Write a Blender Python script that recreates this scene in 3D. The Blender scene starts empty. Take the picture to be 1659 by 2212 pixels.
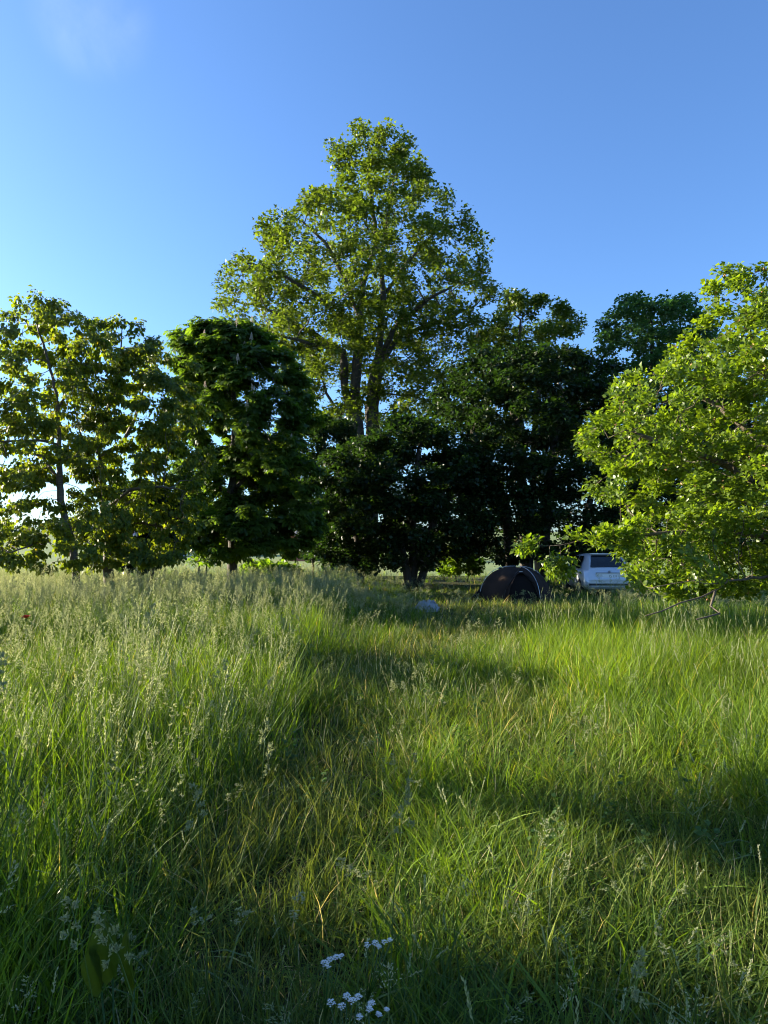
import bpy, bmesh, math, random
import numpy as np
from mathutils import Vector, Matrix

R = math.radians
sc = bpy.context.scene
COL = sc.collection

# ------------------------------------------------------------------ camera
PITCH = R(2.83)
CAM_Z = 1.65
cam = bpy.data.cameras.new('camera')
cam.sensor_fit = 'VERTICAL'
cam.sensor_height = 36.0
cam.lens = 24.96
cam.clip_start = 0.05
cam.clip_end = 3000
camo = bpy.data.objects.new('camera', cam)
COL.objects.link(camo)
camo.location = (0, 0, CAM_Z)
camo.rotation_euler = (R(90) + PITCH, 0, 0)
sc.camera = camo

# ------------------------------------------------------------------ sky and sun
SUN_AZ = -73.0      # degrees from the view direction, negative = to the left
SUN_EL = 17.5
world = bpy.data.worlds.new('World')
sc.world = world
world.use_nodes = True
wn, wl = world.node_tree.nodes, world.node_tree.links
bg = wn['Background']
sky = wn.new('ShaderNodeTexSky')
sky.sky_type = 'NISHITA'
sky.sun_disc = False
sky.sun_elevation = R(SUN_EL)
sky.sun_rotation = R(SUN_AZ)
sky.altitude = 0
sky.air_density = 1.0
sky.dust_density = 1.0
sky.ozone_density = 3.0
# one thin wisp of cloud, high to the left of the tall tree
tc = wn.new('ShaderNodeTexCoord')
nz = wn.new('ShaderNodeTexNoise')
nz.inputs['Scale'].default_value = 7.0
nz.inputs['Detail'].default_value = 8.0
nz.inputs['Roughness'].default_value = 0.6
nz.inputs['Distortion'].default_value = 0.4
wl.new(tc.outputs['Generated'], nz.inputs['Vector'])
cd = Vector((-0.41, 0.96, 0.745)).normalized()
dt = wn.new('ShaderNodeVectorMath')
dt.operation = 'DOT_PRODUCT'
dt.inputs[1].default_value = cd
wl.new(tc.outputs['Generated'], dt.inputs[0])
fr = wn.new('ShaderNodeMapRange')
fr.interpolation_type = 'SMOOTHERSTEP'
fr.inputs['From Min'].default_value = math.cos(R(4.4))
fr.inputs['From Max'].default_value = 1.0
wl.new(dt.outputs['Value'], fr.inputs['Value'])
rmp = wn.new('ShaderNodeValToRGB')
rmp.color_ramp.elements[0].position = 0.34
rmp.color_ramp.elements[0].color = (0, 0, 0, 1)
rmp.color_ramp.elements[1].position = 0.75
rmp.color_ramp.elements[1].color = (0.12, 0.12, 0.12, 1)
wl.new(nz.outputs[0], rmp.inputs[0])
mm = wn.new('ShaderNodeMath')
mm.operation = 'MULTIPLY'
wl.new(rmp.outputs[0], mm.inputs[0])
wl.new(fr.outputs[0], mm.inputs[1])
mx = wn.new('ShaderNodeMixRGB')
mx.inputs[2].default_value = (5.2, 5.8, 6.6, 1)
wl.new(mm.outputs[0], mx.inputs[0])
wb = wn.new('ShaderNodeMixRGB')        # white balance of the sky
wb.blend_type = 'MULTIPLY'
wb.inputs[0].default_value = 1.0
wb.inputs[2].default_value = (0.76, 0.985, 1.27, 1)
wl.new(sky.outputs[0], wb.inputs[1])
wl.new(wb.outputs[0], mx.inputs[1])
wl.new(mx.outputs[0], bg.inputs[0])
bg.inputs[1].default_value = 0.063

az, el = R(SUN_AZ), R(SUN_EL)
SUN_DIR = Vector((math.sin(az) * math.cos(el), math.cos(az) * math.cos(el), math.sin(el)))
sl = bpy.data.lights.new('sun', 'SUN')
sl.energy = 5.0
sl.angle = R(0.55)
sl.color = (1.0, 0.88, 0.67)
slo = bpy.data.objects.new('sun', sl)
COL.objects.link(slo)
slo.rotation_euler = SUN_DIR.to_track_quat('Z', 'Y').to_euler()

vs = sc.view_settings
vs.view_transform = 'Standard'
vs.look = 'None'
vs.gamma = 1.0
vs.exposure = 2.05
vs.use_curve_mapping = False
cy = sc.cycles
cy.max_bounces = 4
cy.diffuse_bounces = 3
cy.glossy_bounces = 2
cy.transmission_bounces = 4
cy.transparent_max_bounces = 4
cy.use_denoising = True
cy.pixel_filter_type = 'BLACKMAN_HARRIS'
cy.filter_width = 1.05
cy.use_adaptive_sampling = True
cy.adaptive_threshold = 0.012
cy.adaptive_min_samples = 16
cy.sample_clamp_indirect = 4.0

# ------------------------------------------------------------------ helpers
F = 1534.0      # focal length in the 1659 x 2212 layout sketch


def P(px, py, Y):
    """A point seen at px, py of the layout sketch, at distance Y along the view."""
    dx, dy = (px - 829.5) / F, (1106.0 - py) / F
    d = Vector((dx, math.cos(PITCH) - dy * math.sin(PITCH), math.sin(PITCH) + dy * math.cos(PITCH)))
    d *= Y / d.y
    return Vector((d.x, d.y, d.z + CAM_Z))


def sstep(a, b, x):
    t = np.clip((np.asarray(x, float) - a) / (b - a), 0, 1)
    return t * t * (3 - 2 * t)


def wob(x, y, s=1.0, ph=0.0):
    """cheap smooth noise in -1..1"""
    x = np.asarray(x, float) * s; y = np.asarray(y, float) * s
    return (np.sin(1.0 * x + 1.7 * y + ph) + np.sin(-1.3 * x + 0.9 * y + 2.1 + ph * 1.7)
            + np.sin(2.3 * x - 1.1 * y + 4.2 + ph * .6) * .6 + np.sin(1.9 * x + 2.9 * y + 1.1 - ph) * .5) / 3.1


def gh(x, y):
    """ground height"""
    x = np.asarray(x, float); y = np.asarray(y, float)
    z = 0.05 * wob(x, y, 0.7) + 0.03 * wob(x, y, 2.1, 1.3)
    z = z * (1 - sstep(26, 40, y))
    z = z + 8.3 * sstep(36, 330, y) ** 1.15
    return z


def noise3(p, s, ph=0.0):
    x, y, z = (p * s).T
    return (np.sin(x * 1.1 + y * 1.7 + z * .6 + ph) + np.sin(-x * 1.5 + y * .8 + z * 1.9 + 2 + ph * 1.3)
            + np.sin(x * .7 - y * 1.6 + z * 1.4 + 4 + ph * .7) + np.sin(x * 2.1 + y * .4 - z * 1.2 + 1 - ph)) / 4


def np_mesh(name, verts, faces, mats=(), tint=None, midx=None, smooth=False):
    """verts (N,3); faces (M,k) array; tint per vertex"""
    me = bpy.data.meshes.new(name)
    verts = np.ascontiguousarray(verts, dtype=np.float32)
    faces = np.ascontiguousarray(faces, dtype=np.int32)
    k = faces.shape[1]
    me.vertices.add(len(verts))
    me.vertices.foreach_set('co', verts.ravel())
    me.loops.add(faces.size)
    me.loops.foreach_set('vertex_index', faces.ravel())
    me.polygons.add(len(faces))
    me.polygons.foreach_set('loop_start', np.arange(0, faces.size, k, dtype=np.int32))
    me.polygons.foreach_set('loop_total', np.full(len(faces), k, dtype=np.int32))
    if smooth:
        me.polygons.foreach_set('use_smooth', np.ones(len(faces), dtype=bool))
    for m in mats:
        me.materials.append(m)
    if midx is not None:
        me.polygons.foreach_set('material_index', np.asarray(midx, dtype=np.int32))
    if tint is not None:
        a = me.attributes.new('tint', 'FLOAT', 'POINT')
        a.data.foreach_set('value', np.ascontiguousarray(tint, dtype=np.float32))
    me.update(calc_edges=True)
    return me


def link(name, me, parent=None, loc=None):
    o = bpy.data.objects.new(name, me)
    COL.objects.link(o)
    if parent is not None:
        o.parent = parent
    if loc is not None:
        o.location = loc
    return o


def tag(o, label, cat=None, group=None, kind=None):
    if label: o['label'] = label
    if cat: o['category'] = cat
    if group: o['group'] = group
    if kind: o['kind'] = kind
    return o


def empty(name, loc, rz=0.0):
    o = bpy.data.objects.new(name, None)
    COL.objects.link(o)
    o.location = loc
    o.rotation_euler = (0, 0, rz)
    o.empty_display_size = 0.2
    return o


class MB:
    """collects vertices and faces of one mesh part"""
    def __init__(s):
        s.v, s.f = [], []

    def add(s, vs, fs):
        b = len(s.v)
        s.v += [tuple(v) for v in vs]
        s.f += [tuple(i + b for i in f) for f in fs]
        return s

    def box(s, x0, x1, y0, y1, z0, z1):
        return s.add([(x0, y0, z0), (x1, y0, z0), (x1, y1, z0), (x0, y1, z0), (x0, y0, z1), (x1, y0, z1), (x1, y1, z1), (x0, y1, z1)],
                     [(0, 3, 2, 1), (4, 5, 6, 7), (0, 1, 5, 4), (1, 2, 6, 5), (2, 3, 7, 6), (3, 0, 4, 7)])

    def tube(s, pts, rad, n=6, cap=True):
        pts = [Vector(p) for p in pts]
        if not hasattr(rad, '__len__'):
            rad = [rad] * len(pts)
        vs, fs = [], []
        ref = Vector((0.31, 0.17, 0.93))
        for i, p in enumerate(pts):
            t = (pts[min(i + 1, len(pts) - 1)] - pts[max(i - 1, 0)]).normalized()
            a = t.cross(ref)
            if a.length < .15: a = t.cross(Vector((1, 0, 0)))
            a.normalize(); b = t.cross(a)
            for k in range(n):
                w = 2 * math.pi * k / n
                vs.append(p + (a * math.cos(w) + b * math.sin(w)) * rad[i])
        for i in range(len(pts) - 1):
            for k in range(n):
                fs.append((i * n + k, i * n + (k + 1) % n, (i + 1) * n + (k + 1) % n, (i + 1) * n + k))
        if cap:
            fs.append(tuple(range(n))[::-1]); fs.append(tuple((len(pts) - 1) * n + k for k in range(n)))
        return s.add(vs, fs)

    def build(s, name, mat, parent=None, smooth=False, loc=None):
        me = bpy.data.meshes.new(name)
        me.from_pydata(s.v, [], s.f)
        if mat: me.materials.append(mat)
        if smooth:
            for p in me.polygons: p.use_smooth = True
        me.update()
        return link(name, me, parent, loc)


# ------------------------------------------------------------------ materials
def new_mat(name):
    m = bpy.data.materials.new(name)
    m.use_nodes = True
    nt = m.node_tree
    nt.nodes.clear()
    out = nt.nodes.new('ShaderNodeOutputMaterial')
    return m, nt, out


def leaf_mat(name, dark, light, trans, tw=0.42, rough=0.45, spec=0.35, inst=False):
    """leaf blade: diffuse + light passing through, colour varied leaf by leaf"""
    m, nt, out = new_mat(name)
    N, L = nt.nodes, nt.links
    at = N.new('ShaderNodeAttribute'); at.attribute_name = 'tint'
    fac = at.outputs['Fac']
    if inst:
        a2 = N.new('ShaderNodeAttribute'); a2.attribute_name = 'itint'; a2.attribute_type = 'INSTANCER'
        ad = N.new('ShaderNodeMath'); ad.operation = 'MULTIPLY_ADD'
        L.new(fac, ad.inputs[0]); ad.inputs[1].default_value = 0.72
        ml = N.new('ShaderNodeMath'); ml.operation = 'MULTIPLY'; ml.inputs[1].default_value = 0.28
        L.new(a2.outputs['Fac'], ml.inputs[0]); L.new(ml.outputs[0], ad.inputs[2])
        fac = ad.outputs[0]
    r = N.new('ShaderNodeValToRGB')
    e = r.color_ramp.elements
    e[0].position = 0.0; e[0].color = (*dark, 1)
    e[1].position = 0.9 if len(light) == 2 else 1.0
    if len(light) == 2 and hasattr(light[0], '__len__'):
        e[1].position = 0.86; e[1].color = (*light[0], 1)
        k = e.new(0.97); k.color = (*light[1], 1)
    else:
        e[1].color = (*light, 1)
    L.new(fac, r.inputs[0])
    pb = N.new('ShaderNodeBsdfPrincipled')
    pb.inputs['Roughness'].default_value = rough
    pb.inputs['Specular IOR Level'].default_value = spec
    L.new(r.outputs[0], pb.inputs['Base Color'])
    tr = N.new('ShaderNodeBsdfTranslucent')
    mu = N.new('ShaderNodeMixRGB'); mu.blend_type = 'MULTIPLY'; mu.inputs[0].default_value = 1.0
    L.new(r.outputs[0], mu.inputs[1]); mu.inputs[2].default_value = (*trans, 1)
    L.new(mu.outputs[0], tr.inputs[0])
    ms = N.new('ShaderNodeMixShader'); ms.inputs[0].default_value = tw
    L.new(pb.outputs[0], ms.inputs[1]); L.new(tr.outputs[0], ms.inputs[2])
    L.new(ms.outputs[0], out.inputs[0])
    return m


def plain(name, col, rough=0.6, metal=0.0, spec=0.5, noise=0.0, nscale=8.0, bump=0.0, coat=0.0, stretch=None):
    m, nt, out = new_mat(name)
    N, L = nt.nodes, nt.links
    pb = N.new('ShaderNodeBsdfPrincipled')
    pb.inputs['Base Color'].default_value = (*col, 1)
    pb.inputs['Roughness'].default_value = rough
    pb.inputs['Metallic'].default_value = metal
    pb.inputs['Specular IOR Level'].default_value = spec
    pb.inputs['Coat Weight'].default_value = coat
    L.new(pb.outputs[0], out.inputs[0])
    if noise or bump:
        t = N.new('ShaderNodeTexCoord')
        mpn = N.new('ShaderNodeMapping')
        if stretch: mpn.inputs['Scale'].default_value = stretch
        L.new(t.outputs['Object'], mpn.inputs[0])
        n = N.new('ShaderNodeTexNoise'); n.inputs['Scale'].default_value = nscale
        n.inputs['Detail'].default_value = 6; n.inputs['Roughness'].default_value = 0.65
        L.new(mpn.outputs[0], n.inputs['Vector'])
        if noise:
            r = N.new('ShaderNodeValToRGB')
            r.color_ramp.elements[0].position = 0.3; r.color_ramp.elements[1].position = 0.72
            r.color_ramp.elements[0].color = (*[c * (1 - noise) for c in col], 1)
            r.color_ramp.elements[1].color = (*[min(1, c * (1 + noise)) for c in col], 1)
            L.new(n.outputs[0], r.inputs[0]); L.new(r.outputs[0], pb.inputs['Base Color'])
        if bump:
            b = N.new('ShaderNodeBump'); b.inputs['Strength'].default_value = bump; b.inputs['Distance'].default_value = 0.03
            L.new(n.outputs[0], b.inputs['Height']); L.new(b.outputs[0], pb.inputs['Normal'])
    return m


M = {}
M['sycamore'] = leaf_mat('sycamore_leaf', (.034, .062, .010), (.105, .145, .02), (2.5, 2.4, .75), .44)
M['cherry'] = leaf_mat('cherry_leaf', (.040, .072, .011), ((.11, .145, .017), (.15, .13, .02)), (3.0, 2.7, .65), .5)
M['chestnut'] = leaf_mat('chestnut_leaf', (.024, .052, .012), (.066, .108, .02), (3.2, 3.1, .7), .5, rough=.4)
M['apple'] = leaf_mat('apple_leaf', (.045, .090, .012), (.145, .205, .022), (2.4, 2.3, .55), .45, rough=.4, spec=.45)
M['thicket'] = leaf_mat('thicket_leaf', (.010, .024, .007), (.026, .050, .011), (2.6, 2.8, .9), .32)  # leaf colour darkened to put the thicket's shade into it
M['maple'] = leaf_mat('maple_leaf', (.035, .07, .012), (.09, .13, .022), (2.6, 2.4, .9), .42)
M['hornbeam'] = leaf_mat('hornbeam_leaf', (.03, .075, .028), (.06, .125, .04), (2.4, 2.6, 1.1), .38)
M['scrub'] = leaf_mat('scrub_leaf', (.05, .11, .012), (.13, .20, .02), (2.4, 2.4, .7), .45)
M['grass'] = leaf_mat('grass_blade', (.024, .055, .010), ((.135, .225, .020), (.36, .29, .13)), (2.8, 2.6, .5), .34, rough=.6, spec=.2)
M['fine_grass'] = leaf_mat('fine_grass_blade', (.038, .08, .011), ((.16, .25, .022), (.32, .26, .12)), (2.7, 2.5, .5), .34, rough=.6, spec=.2)
M['trampled'] = leaf_mat('trampled_blade', (.045, .08, .016), ((.16, .20, .035), (.40, .35, .20)), (2.2, 2.0, .8), .32, rough=.65, spec=.15)
M['seed'] = leaf_mat('grass_seed_head', (.17, .22, .10), (.41, .42, .26), (1.5, 1.45, 1.0), .40, rough=.7, spec=.2, inst=True)
M['stalk'] = leaf_mat('grass_stalk', (.07, .12, .025), (.20, .23, .06), (1.8, 1.8, .8), .25, rough=.4, spec=.4, inst=True)
M['weed'] = leaf_mat('weed_leaf', (.035, .085, .016), (.09, .15, .03), (2.3, 2.4, .8), .4)
M['dock'] = leaf_mat('dock_leaf', (.03, .06, .010), (.06, .09, .012), (2.2, 2.0, .6), .3, rough=.4)  # dimmed colour carries the shade the dock leaves lie in
M['bark_dark'] = plain('bark_dark', (.055, .045, .034), .9, noise=.45, nscale=14, bump=.8, stretch=(1, 1, .25))
M['bark_grey'] = plain('bark_grey', (.065, .055, .044), .9, noise=.4, nscale=9, bump=.7, stretch=(1, 1, .3))
M['bark_cherry'] = plain('bark_cherry', (.085, .068, .052), .7, noise=.5, nscale=9, bump=.6, stretch=(.5, .5, 3.5))
M['bark_apple'] = plain('bark_apple', (.10, .078, .055), .9, noise=.5, nscale=22, bump=.8)
M['blossom'] = plain('withered_blossom', (.32, .17, .075), .8, noise=.3, nscale=30)
M['candle'] = plain('chestnut_flower', (.52, .42, .33), .8, noise=.2, nscale=30)
M['petal_white'] = plain('white_petal', (.62, .63, .60), .7)
M['petal_red'] = plain('red_petal', (.55, .03, .012), .6)

# ------------------------------------------------------------------ trees
def leaf_ovate(w=.45, fold=.10, curl=.12):
    """7-vertex blade: base, two left, tip, two right, midrib"""
    v = np.array([(0, 0, 0), (-w * .78, .30, fold), (-w * .72, .66, fold * .8), (0, 1.0, -curl), (w * .72, .66, fold * .8), (w * .78, .30, fold), (0, .48, 0)], float)
    f = np.array([(0, 6, 1), (1, 6, 2), (2, 6, 3), (3, 6, 4), (4, 6, 5), (5, 6, 0)])
    return v, f


def leaf_fold(w=.42, fold=.12, curl=.16):
    v = np.array([(0, 0, 0), (-w, .42, fold), (0, 1, -curl), (w, .42, fold), (0, .5, 0)], float)
    return v, np.array([(0, 4, 1), (1, 4, 2), (2, 4, 3), (3, 4, 0)])


def leaf_kite(w=.5, fold=.12, curl=.1):
    v = np.array([(0, 0, 0), (-w, .45, fold), (0, 1, -curl), (w, .45, fold)], float)
    return v, np.array([(0, 2, 1), (0, 3, 2)])


def leaf_star():
    v = np.array([(0, 0, 0), (-.52, .30, .02), (-.18, .50, .05), (0, 1.0, -.08), (.18, .50, .05), (.52, .30, .02)], float)
    return v, np.array([(0, 2, 1), (0, 4, 2), (2, 4, 3), (0, 5, 4)])


def leaf_maple():
    v = np.array([(0, 0, 0), (-.55, .12, .02), (-.30, .38, .05), (-.42, .78, -.03), (-.12, .62, .03), (0, 1.05, -.08), (.12, .62, .03), (.42, .78, -.03), (.30, .38, .05), (.55, .12, .02)], float)
    f = np.array([(0, 2, 1), (0, 4, 2), (2, 4, 3), (0, 6, 4), (4, 6, 5), (0, 8, 6), (6, 8, 7), (0, 9, 8)])
    return v, f


def leaf_palmate(n=7):
    """horse chestnut: leaflets hanging from one point, widest near their ends"""
    V, Fc = [], []
    for k in range(n):
        a = (k - (n - 1) / 2) * R(46)
        L = 1.0 - .10 * abs(k - (n - 1) / 2)
        dr = -.30 - .06 * abs(k - 3)
        base = np.array([(0, 0, 0), (-.23, .68, dr * .5), (0, 1.0, dr * 1.25), (.23, .68, dr * .5)], float)
        base[:, :2] *= L
        c, s = math.cos(a), math.sin(a)
        rot = base.copy()
        rot[:, 0] = base[:, 0] * c + base[:, 1] * s
        rot[:, 1] = -base[:, 0] * s + base[:, 1] * c
        b = len(V)
        V += list(rot)
        Fc += [(b, b + 3, b + 1), (b + 1, b + 3, b + 2)]
    return np.array(V), np.array(Fc)


LEAF = {'ovate': leaf_ovate(), 'cherry': leaf_fold(.38, .08, .2), 'kite': leaf_kite(), 'maple': leaf_maple(), 'star': leaf_star(), 'palm': leaf_palmate(), 'apple': leaf_fold(.40, .11, .18)}


def unit(a):
    return a / np.maximum(np.linalg.norm(a, axis=-1, keepdims=True), 1e-9)


def crown_points(rng, prof, Y, n, depth, gap_s, gap_t, shell=.38, ph=0.0, ymin=None, stretch=(1, 1, 1)):
    prof = np.array(prof, float)
    out = []
    tot = 0
    while tot < n:
        m = n * 4
        py = rng.uniform(prof[0, 0], prof[-1, 0], m)
        xl = np.interp(py, prof[:, 0], prof[:, 1]); xr = np.interp(py, prof[:, 0], prof[:, 2])
        keep = rng.random(m) < (xr - xl) / (prof[:, 2] - prof[:, 1]).max()
        py, xl, xr = py[keep], xl[keep], xr[keep]
        a = rng.uniform(0, 2 * np.pi, len(py)); rr = rng.random(len(py)) ** shell
        cx, hx = (xl + xr) / 2, (xr - xl) / 2
        px = cx + hx * rr * np.cos(a)
        yo = hx / F * Y * depth * rr * np.sin(a)
        dx, dy = (px - 829.5) / F, (1106.0 - py) / F
        den = math.cos(PITCH) - dy * math.sin(PITCH)
        p = np.stack([dx / den * Y, Y + yo, CAM_Z + (math.sin(PITCH) + dy * math.cos(PITCH)) / den * Y], 1)
        p = p[noise3(p * np.array(stretch), gap_s, ph) > gap_t]
        if ymin is not None: p = p[p[:, 1] > ymin]
        out.append(p); tot += len(p)
    return np.concatenate(out)[:n]


def densify(pts, step):
    r = [pts[0]]
    for a, b in zip(pts[:-1], pts[1:]):
        k = max(1, int(round((b - a).length / step)))
        for i in range(1, k + 1):
            r.append(a.lerp(b, i / k))
    return r


def grow(rng, stems, att, step, kill, wander=.25, maxit=260, grav=0.0):
    """stems: list of (points, parent stem or None, point index).  Space colonisation from them to att."""
    pos, par, sid = [], [], []
    first = []
    for si, (pts, ps, pi) in enumerate(stems):
        d = densify([Vector(p) for p in pts], step)
        first.append(len(pos))
        for i, q in enumerate(d):
            if i > 0:
                par.append(len(pos) - 1)
            elif ps is None:
                par.append(-1)
            else:
                c = np.array(pos[first[ps]:first[ps + 1] if ps + 1 < len(first) else None])
                par.append(first[ps] + int(np.argmin(((c - np.array(q)) ** 2).sum(1))))
            j = rng.normal(0, step * .05, 3) if 0 < i else np.zeros(3)
            pos.append(np.array(q) + j); sid.append(si)
    n0 = len(pos)
    cap = 60000
    PA = np.zeros((cap, 3)); PA[:n0] = pos
    par = list(par); n = n0
    act = np.arange(len(att)); A = att
    d2 = ((A[:, None, :] - PA[None, :n]) ** 2).sum(2) if n * len(A) < 2e7 else None
    if d2 is None:
        near = np.zeros(len(A), int); nd = np.full(len(A), 1e18)
        for i in range(n):
            dd = ((A - PA[i]) ** 2).sum(1); b = dd < nd; near[b] = i; nd[b] = dd[b]
    else:
        near = d2.argmin(1); nd = d2.min(1)
    alive = nd > kill ** 2
    kids = {}
    for it in range(maxit):
        ai = np.nonzero(alive)[0]
        if len(ai) == 0: break
        u = unit(A[ai] - PA[near[ai]])
        ids, inv = np.unique(near[ai], return_inverse=True)
        s = np.zeros((len(ids), 3)); np.add.at(s, inv, u)
        # lean towards one of the points as well, so that opposite sides do not cancel out
        pick = np.zeros(len(ids), int); order = rng.permutation(len(ai)); pick[inv[order]] = order
        dist = np.sqrt(nd[ai[pick]])
        s = unit(s) * .55 + u[pick] * np.where(dist < step * 4, 1.2, .75)[:, None] + rng.normal(0, wander, s.shape)
        s[:, 2] += grav
        newp = PA[ids] + unit(s) * np.minimum(step, np.maximum(dist, step * .5))[:, None]
        ok = np.ones(len(ids), bool)
        for k, i in enumerate(ids):
            c = kids.get(int(i), [])
            if len(c) >= 4 or any(((newp[k] - PA[q]) ** 2).sum() < (step * .25) ** 2 for q in c):
                ok[k] = False
        stuck = ~ok[inv]
        alive[ai[stuck & (rng.random(len(ai)) < .06)]] = False
        st = n
        for k in np.nonzero(ok)[0]:
            if n >= cap: break
            PA[n] = newp[k]; par.append(int(ids[k])); kids.setdefault(int(ids[k]), []).append(n); sid.append(-1); n += 1
        if n == st: continue
        ai = np.nonzero(alive)[0]
        if len(ai) == 0: break
        dd = ((A[ai][:, None, :] - PA[None, st:n]) ** 2).sum(2)
        m = dd.min(1); am = dd.argmin(1) + st
        b = m < nd[ai]
        nd[ai[b]] = m[b]; near[ai[b]] = am[b]
        alive[ai[nd[ai] < kill ** 2]] = False
    return PA[:n].copy(), np.array(par), np.array(sid), n0


def tube_edges(A, B, tA, tB, rA, rB, n):
    ref = np.array([.31, .17, .93])
    ang = np.arange(n) * 2 * np.pi / n

    def ring(p, t, r):
        a = np.cross(t, ref); bad = np.linalg.norm(a, axis=1) < .12
        a[bad] = np.cross(t[bad], np.array([1., 0, 0])); a = unit(a); b = np.cross(t, a)
        return p[:, None] + (a[:, None] * np.cos(ang)[None, :, None] + b[:, None] * np.sin(ang)[None, :, None]) * r[:, None, None]
    v = np.concatenate([ring(A, tA, rA), ring(B, tB, rB)], 1)
    k = np.arange(n); k2 = (k + 1) % n
    f = np.stack([k, k2, n + k2, n + k], 1)
    fa = (np.arange(len(A)) * 2 * n)[:, None, None] + f[None]
    return v.reshape(-1, 3), fa.reshape(-1, 4)


def place_leaves(tmpl, pos, axis, nor, size):
    V, Fc = tmpl
    axis = unit(axis); nor = nor - (nor * axis).sum(1, keepdims=True) * axis; nor = unit(nor)
    x = np.cross(axis, nor)
    fr = np.stack([x, axis, nor], 1)          # rows
    v = pos[:, None] + np.einsum('vk,nkj->nvj', V, fr) * size[:, None, None]
    f = Fc[None] + (np.arange(len(pos)) * len(V))[:, None, None]
    return v.reshape(-1, 3), f.reshape(-1, 3)


def make_tree(name, label, cat, base, stems, att, seed, bark, mat, leaf, size, nleaf, rho, mode,
              step=.4, kill=.5, r_base=.2, r_tip=.006, wander=.25, grav=0.0, group=None, singles=0, spread=1.6,
              tint_mid=.45, twig_min=0.0, reach=3):
    rng = np.random.default_rng(seed)
    root = empty(name, base)
    b0 = np.array(base)
    PA, par, sid, n0 = grow(rng, stems, att, step, kill, wander, grav=grav)
    n = len(PA)
    tips = np.ones(n)
    hasc = np.zeros(n, bool); hasc[par[par >= 0]] = True
    cnt = np.where(hasc, 0.0, 1.0)
    hgt = np.zeros(n, int)
    for i in range(n - 1, -1, -1):
        if par[i] >= 0:
            cnt[par[i]] += cnt[i]; hgt[par[i]] = max(hgt[par[i]], hgt[i] + 1)
    nroots = (par < 0).sum()
    e = np.clip(math.log(max(cnt.max(), 3)) / math.log(r_base / r_tip), 1.5, 3.6)
    rad = r_tip * cnt ** (1 / e)
    rad *= r_base / rad.max()
    rad = np.maximum(rad, r_tip)
    # main child of each node continues its ring
    main = np.full(n, -1)
    for i in range(n):
        p = par[i]
        if p >= 0 and (main[p] < 0 or cnt[i] > cnt[main[p]]): main[p] = i
    T = np.zeros((n, 3)); T[:, 2] = 1
    k = par >= 0
    T[k] = unit(PA[k] - PA[par[k]])
    T2 = T.copy()
    mk = main >= 0
    T2[mk] = unit(T[mk] + unit(PA[main[mk]] - PA[mk]))
    idx = np.nonzero(k)[0]
    ismain = main[par[idx]] == idx
    rA = np.where(ismain, rad[par[idx]], np.minimum(rad[par[idx]], rad[idx] * 1.25))
    # flare at the foot
    tA = np.where(ismain[:, None], T2[par[idx]], T[idx])

    def woody(sel, nm):
        if sel.sum() == 0: return
        vs, fs, off = [], [], 0
        rr = rad[idx]
        for lo, hi, ns in ((.06, 9, 10), (.02, .06, 6), (-1, .02, 3)):
            q = sel & (rr >= lo) & (rr < hi)
            if q.sum() == 0: continue
            v, f = tube_edges(PA[par[idx[q]]], PA[idx[q]], tA[q], T2[idx[q]], rA[q], rad[idx[q]], ns)
            vs.append(v); fs.append(f + off); off += len(v)
        o = link(nm, np_mesh(nm, np.concatenate(vs) - b0, np.concatenate(fs), [bark], smooth=True), root)
        return o
    # foot flare
    ss = sid[idx]
    for si, (pts, ps, pi) in enumerate(stems):
        woody(ss == si, 'trunk' if ps is None else 'limb')
    bw = woody((ss < 0) & (rad[idx] >= twig_min), 'branchwork')
    if bw: bw['kind'] = 'stuff'
    # ---- leaves at the outer nodes
    cand = np.nonzero((hgt < reach) & (np.arange(n) >= n0))[0]
    if len(cand) == 0: cand = np.arange(n)
    w = 1.0 / (1 + .35 * hgt[cand])
    pick = rng.choice(cand, nleaf, p=w / w.sum())
    t = T[pick]
    off = unit(rng.normal(0, 1, (nleaf, 3))) * (rng.random((nleaf, 1)) ** .5) * rho
    off[:, 2] *= .65
    pos = PA[pick] - t * rng.random((nleaf, 1)) * step * .9 + off
    cen = PA.mean(0)
    out = pos - np.array([cen[0], cen[1], 0]); out[:, 2] = 0; out = unit(out)
    jit = rng.normal(0, 1, (nleaf, 3))
    up = np.array([0, 0, 1.0])
    if mode == 'droop':
        ax = out * .35 + t * .25 + off / rho * .6 - up * .75 + jit * .28
        no = out * .6 + up * .55 + jit * .4
    elif mode == 'apple':
        ax = t * .55 + off / rho * .75 + up * .12 + jit * .35
        no = up * .75 + out * .25 + jit * .42
    elif mode == 'palm':
        ax = out * .9 + off / rho * .8 - up * .35 + jit * .3
        no = up * .8 + out * .45 + jit * .25
    else:
        ax = off / rho * .9 + out * .25 + jit * .5 - up * .25
        no = up * .9 + jit * .45
    sz = size * rng.uniform(.5, 1.28, nleaf)
    clump = .5 + .5 * noise3(pos, .9, seed * .7)
    tint = np.clip(tint_mid + (clump - .5) * .35 + rng.normal(0, .2, nleaf), 0, 1)
    # the biggest-looking leaves become objects of their own
    single = np.zeros(nleaf, bool)
    if singles:
        d = pos - np.array([0, 0, CAM_Z])
        ok = (np.abs(d[:, 0]) < .54 * d[:, 1]) & (pos[:, 2] > 1.0)
        key = np.where(ok, np.linalg.norm(d, axis=1) / sz * size + rng.random(nleaf) * 1.2, 1e9)
        single[np.argsort(key)[:singles]] = True
    q = ~single
    v, f = place_leaves(LEAF[leaf], pos[q] - b0, ax[q], no[q], sz[q])
    crown = link('crown', np_mesh('crown', v, f, [mat], np.repeat(tint[q], len(LEAF[leaf][0]))), root)
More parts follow.
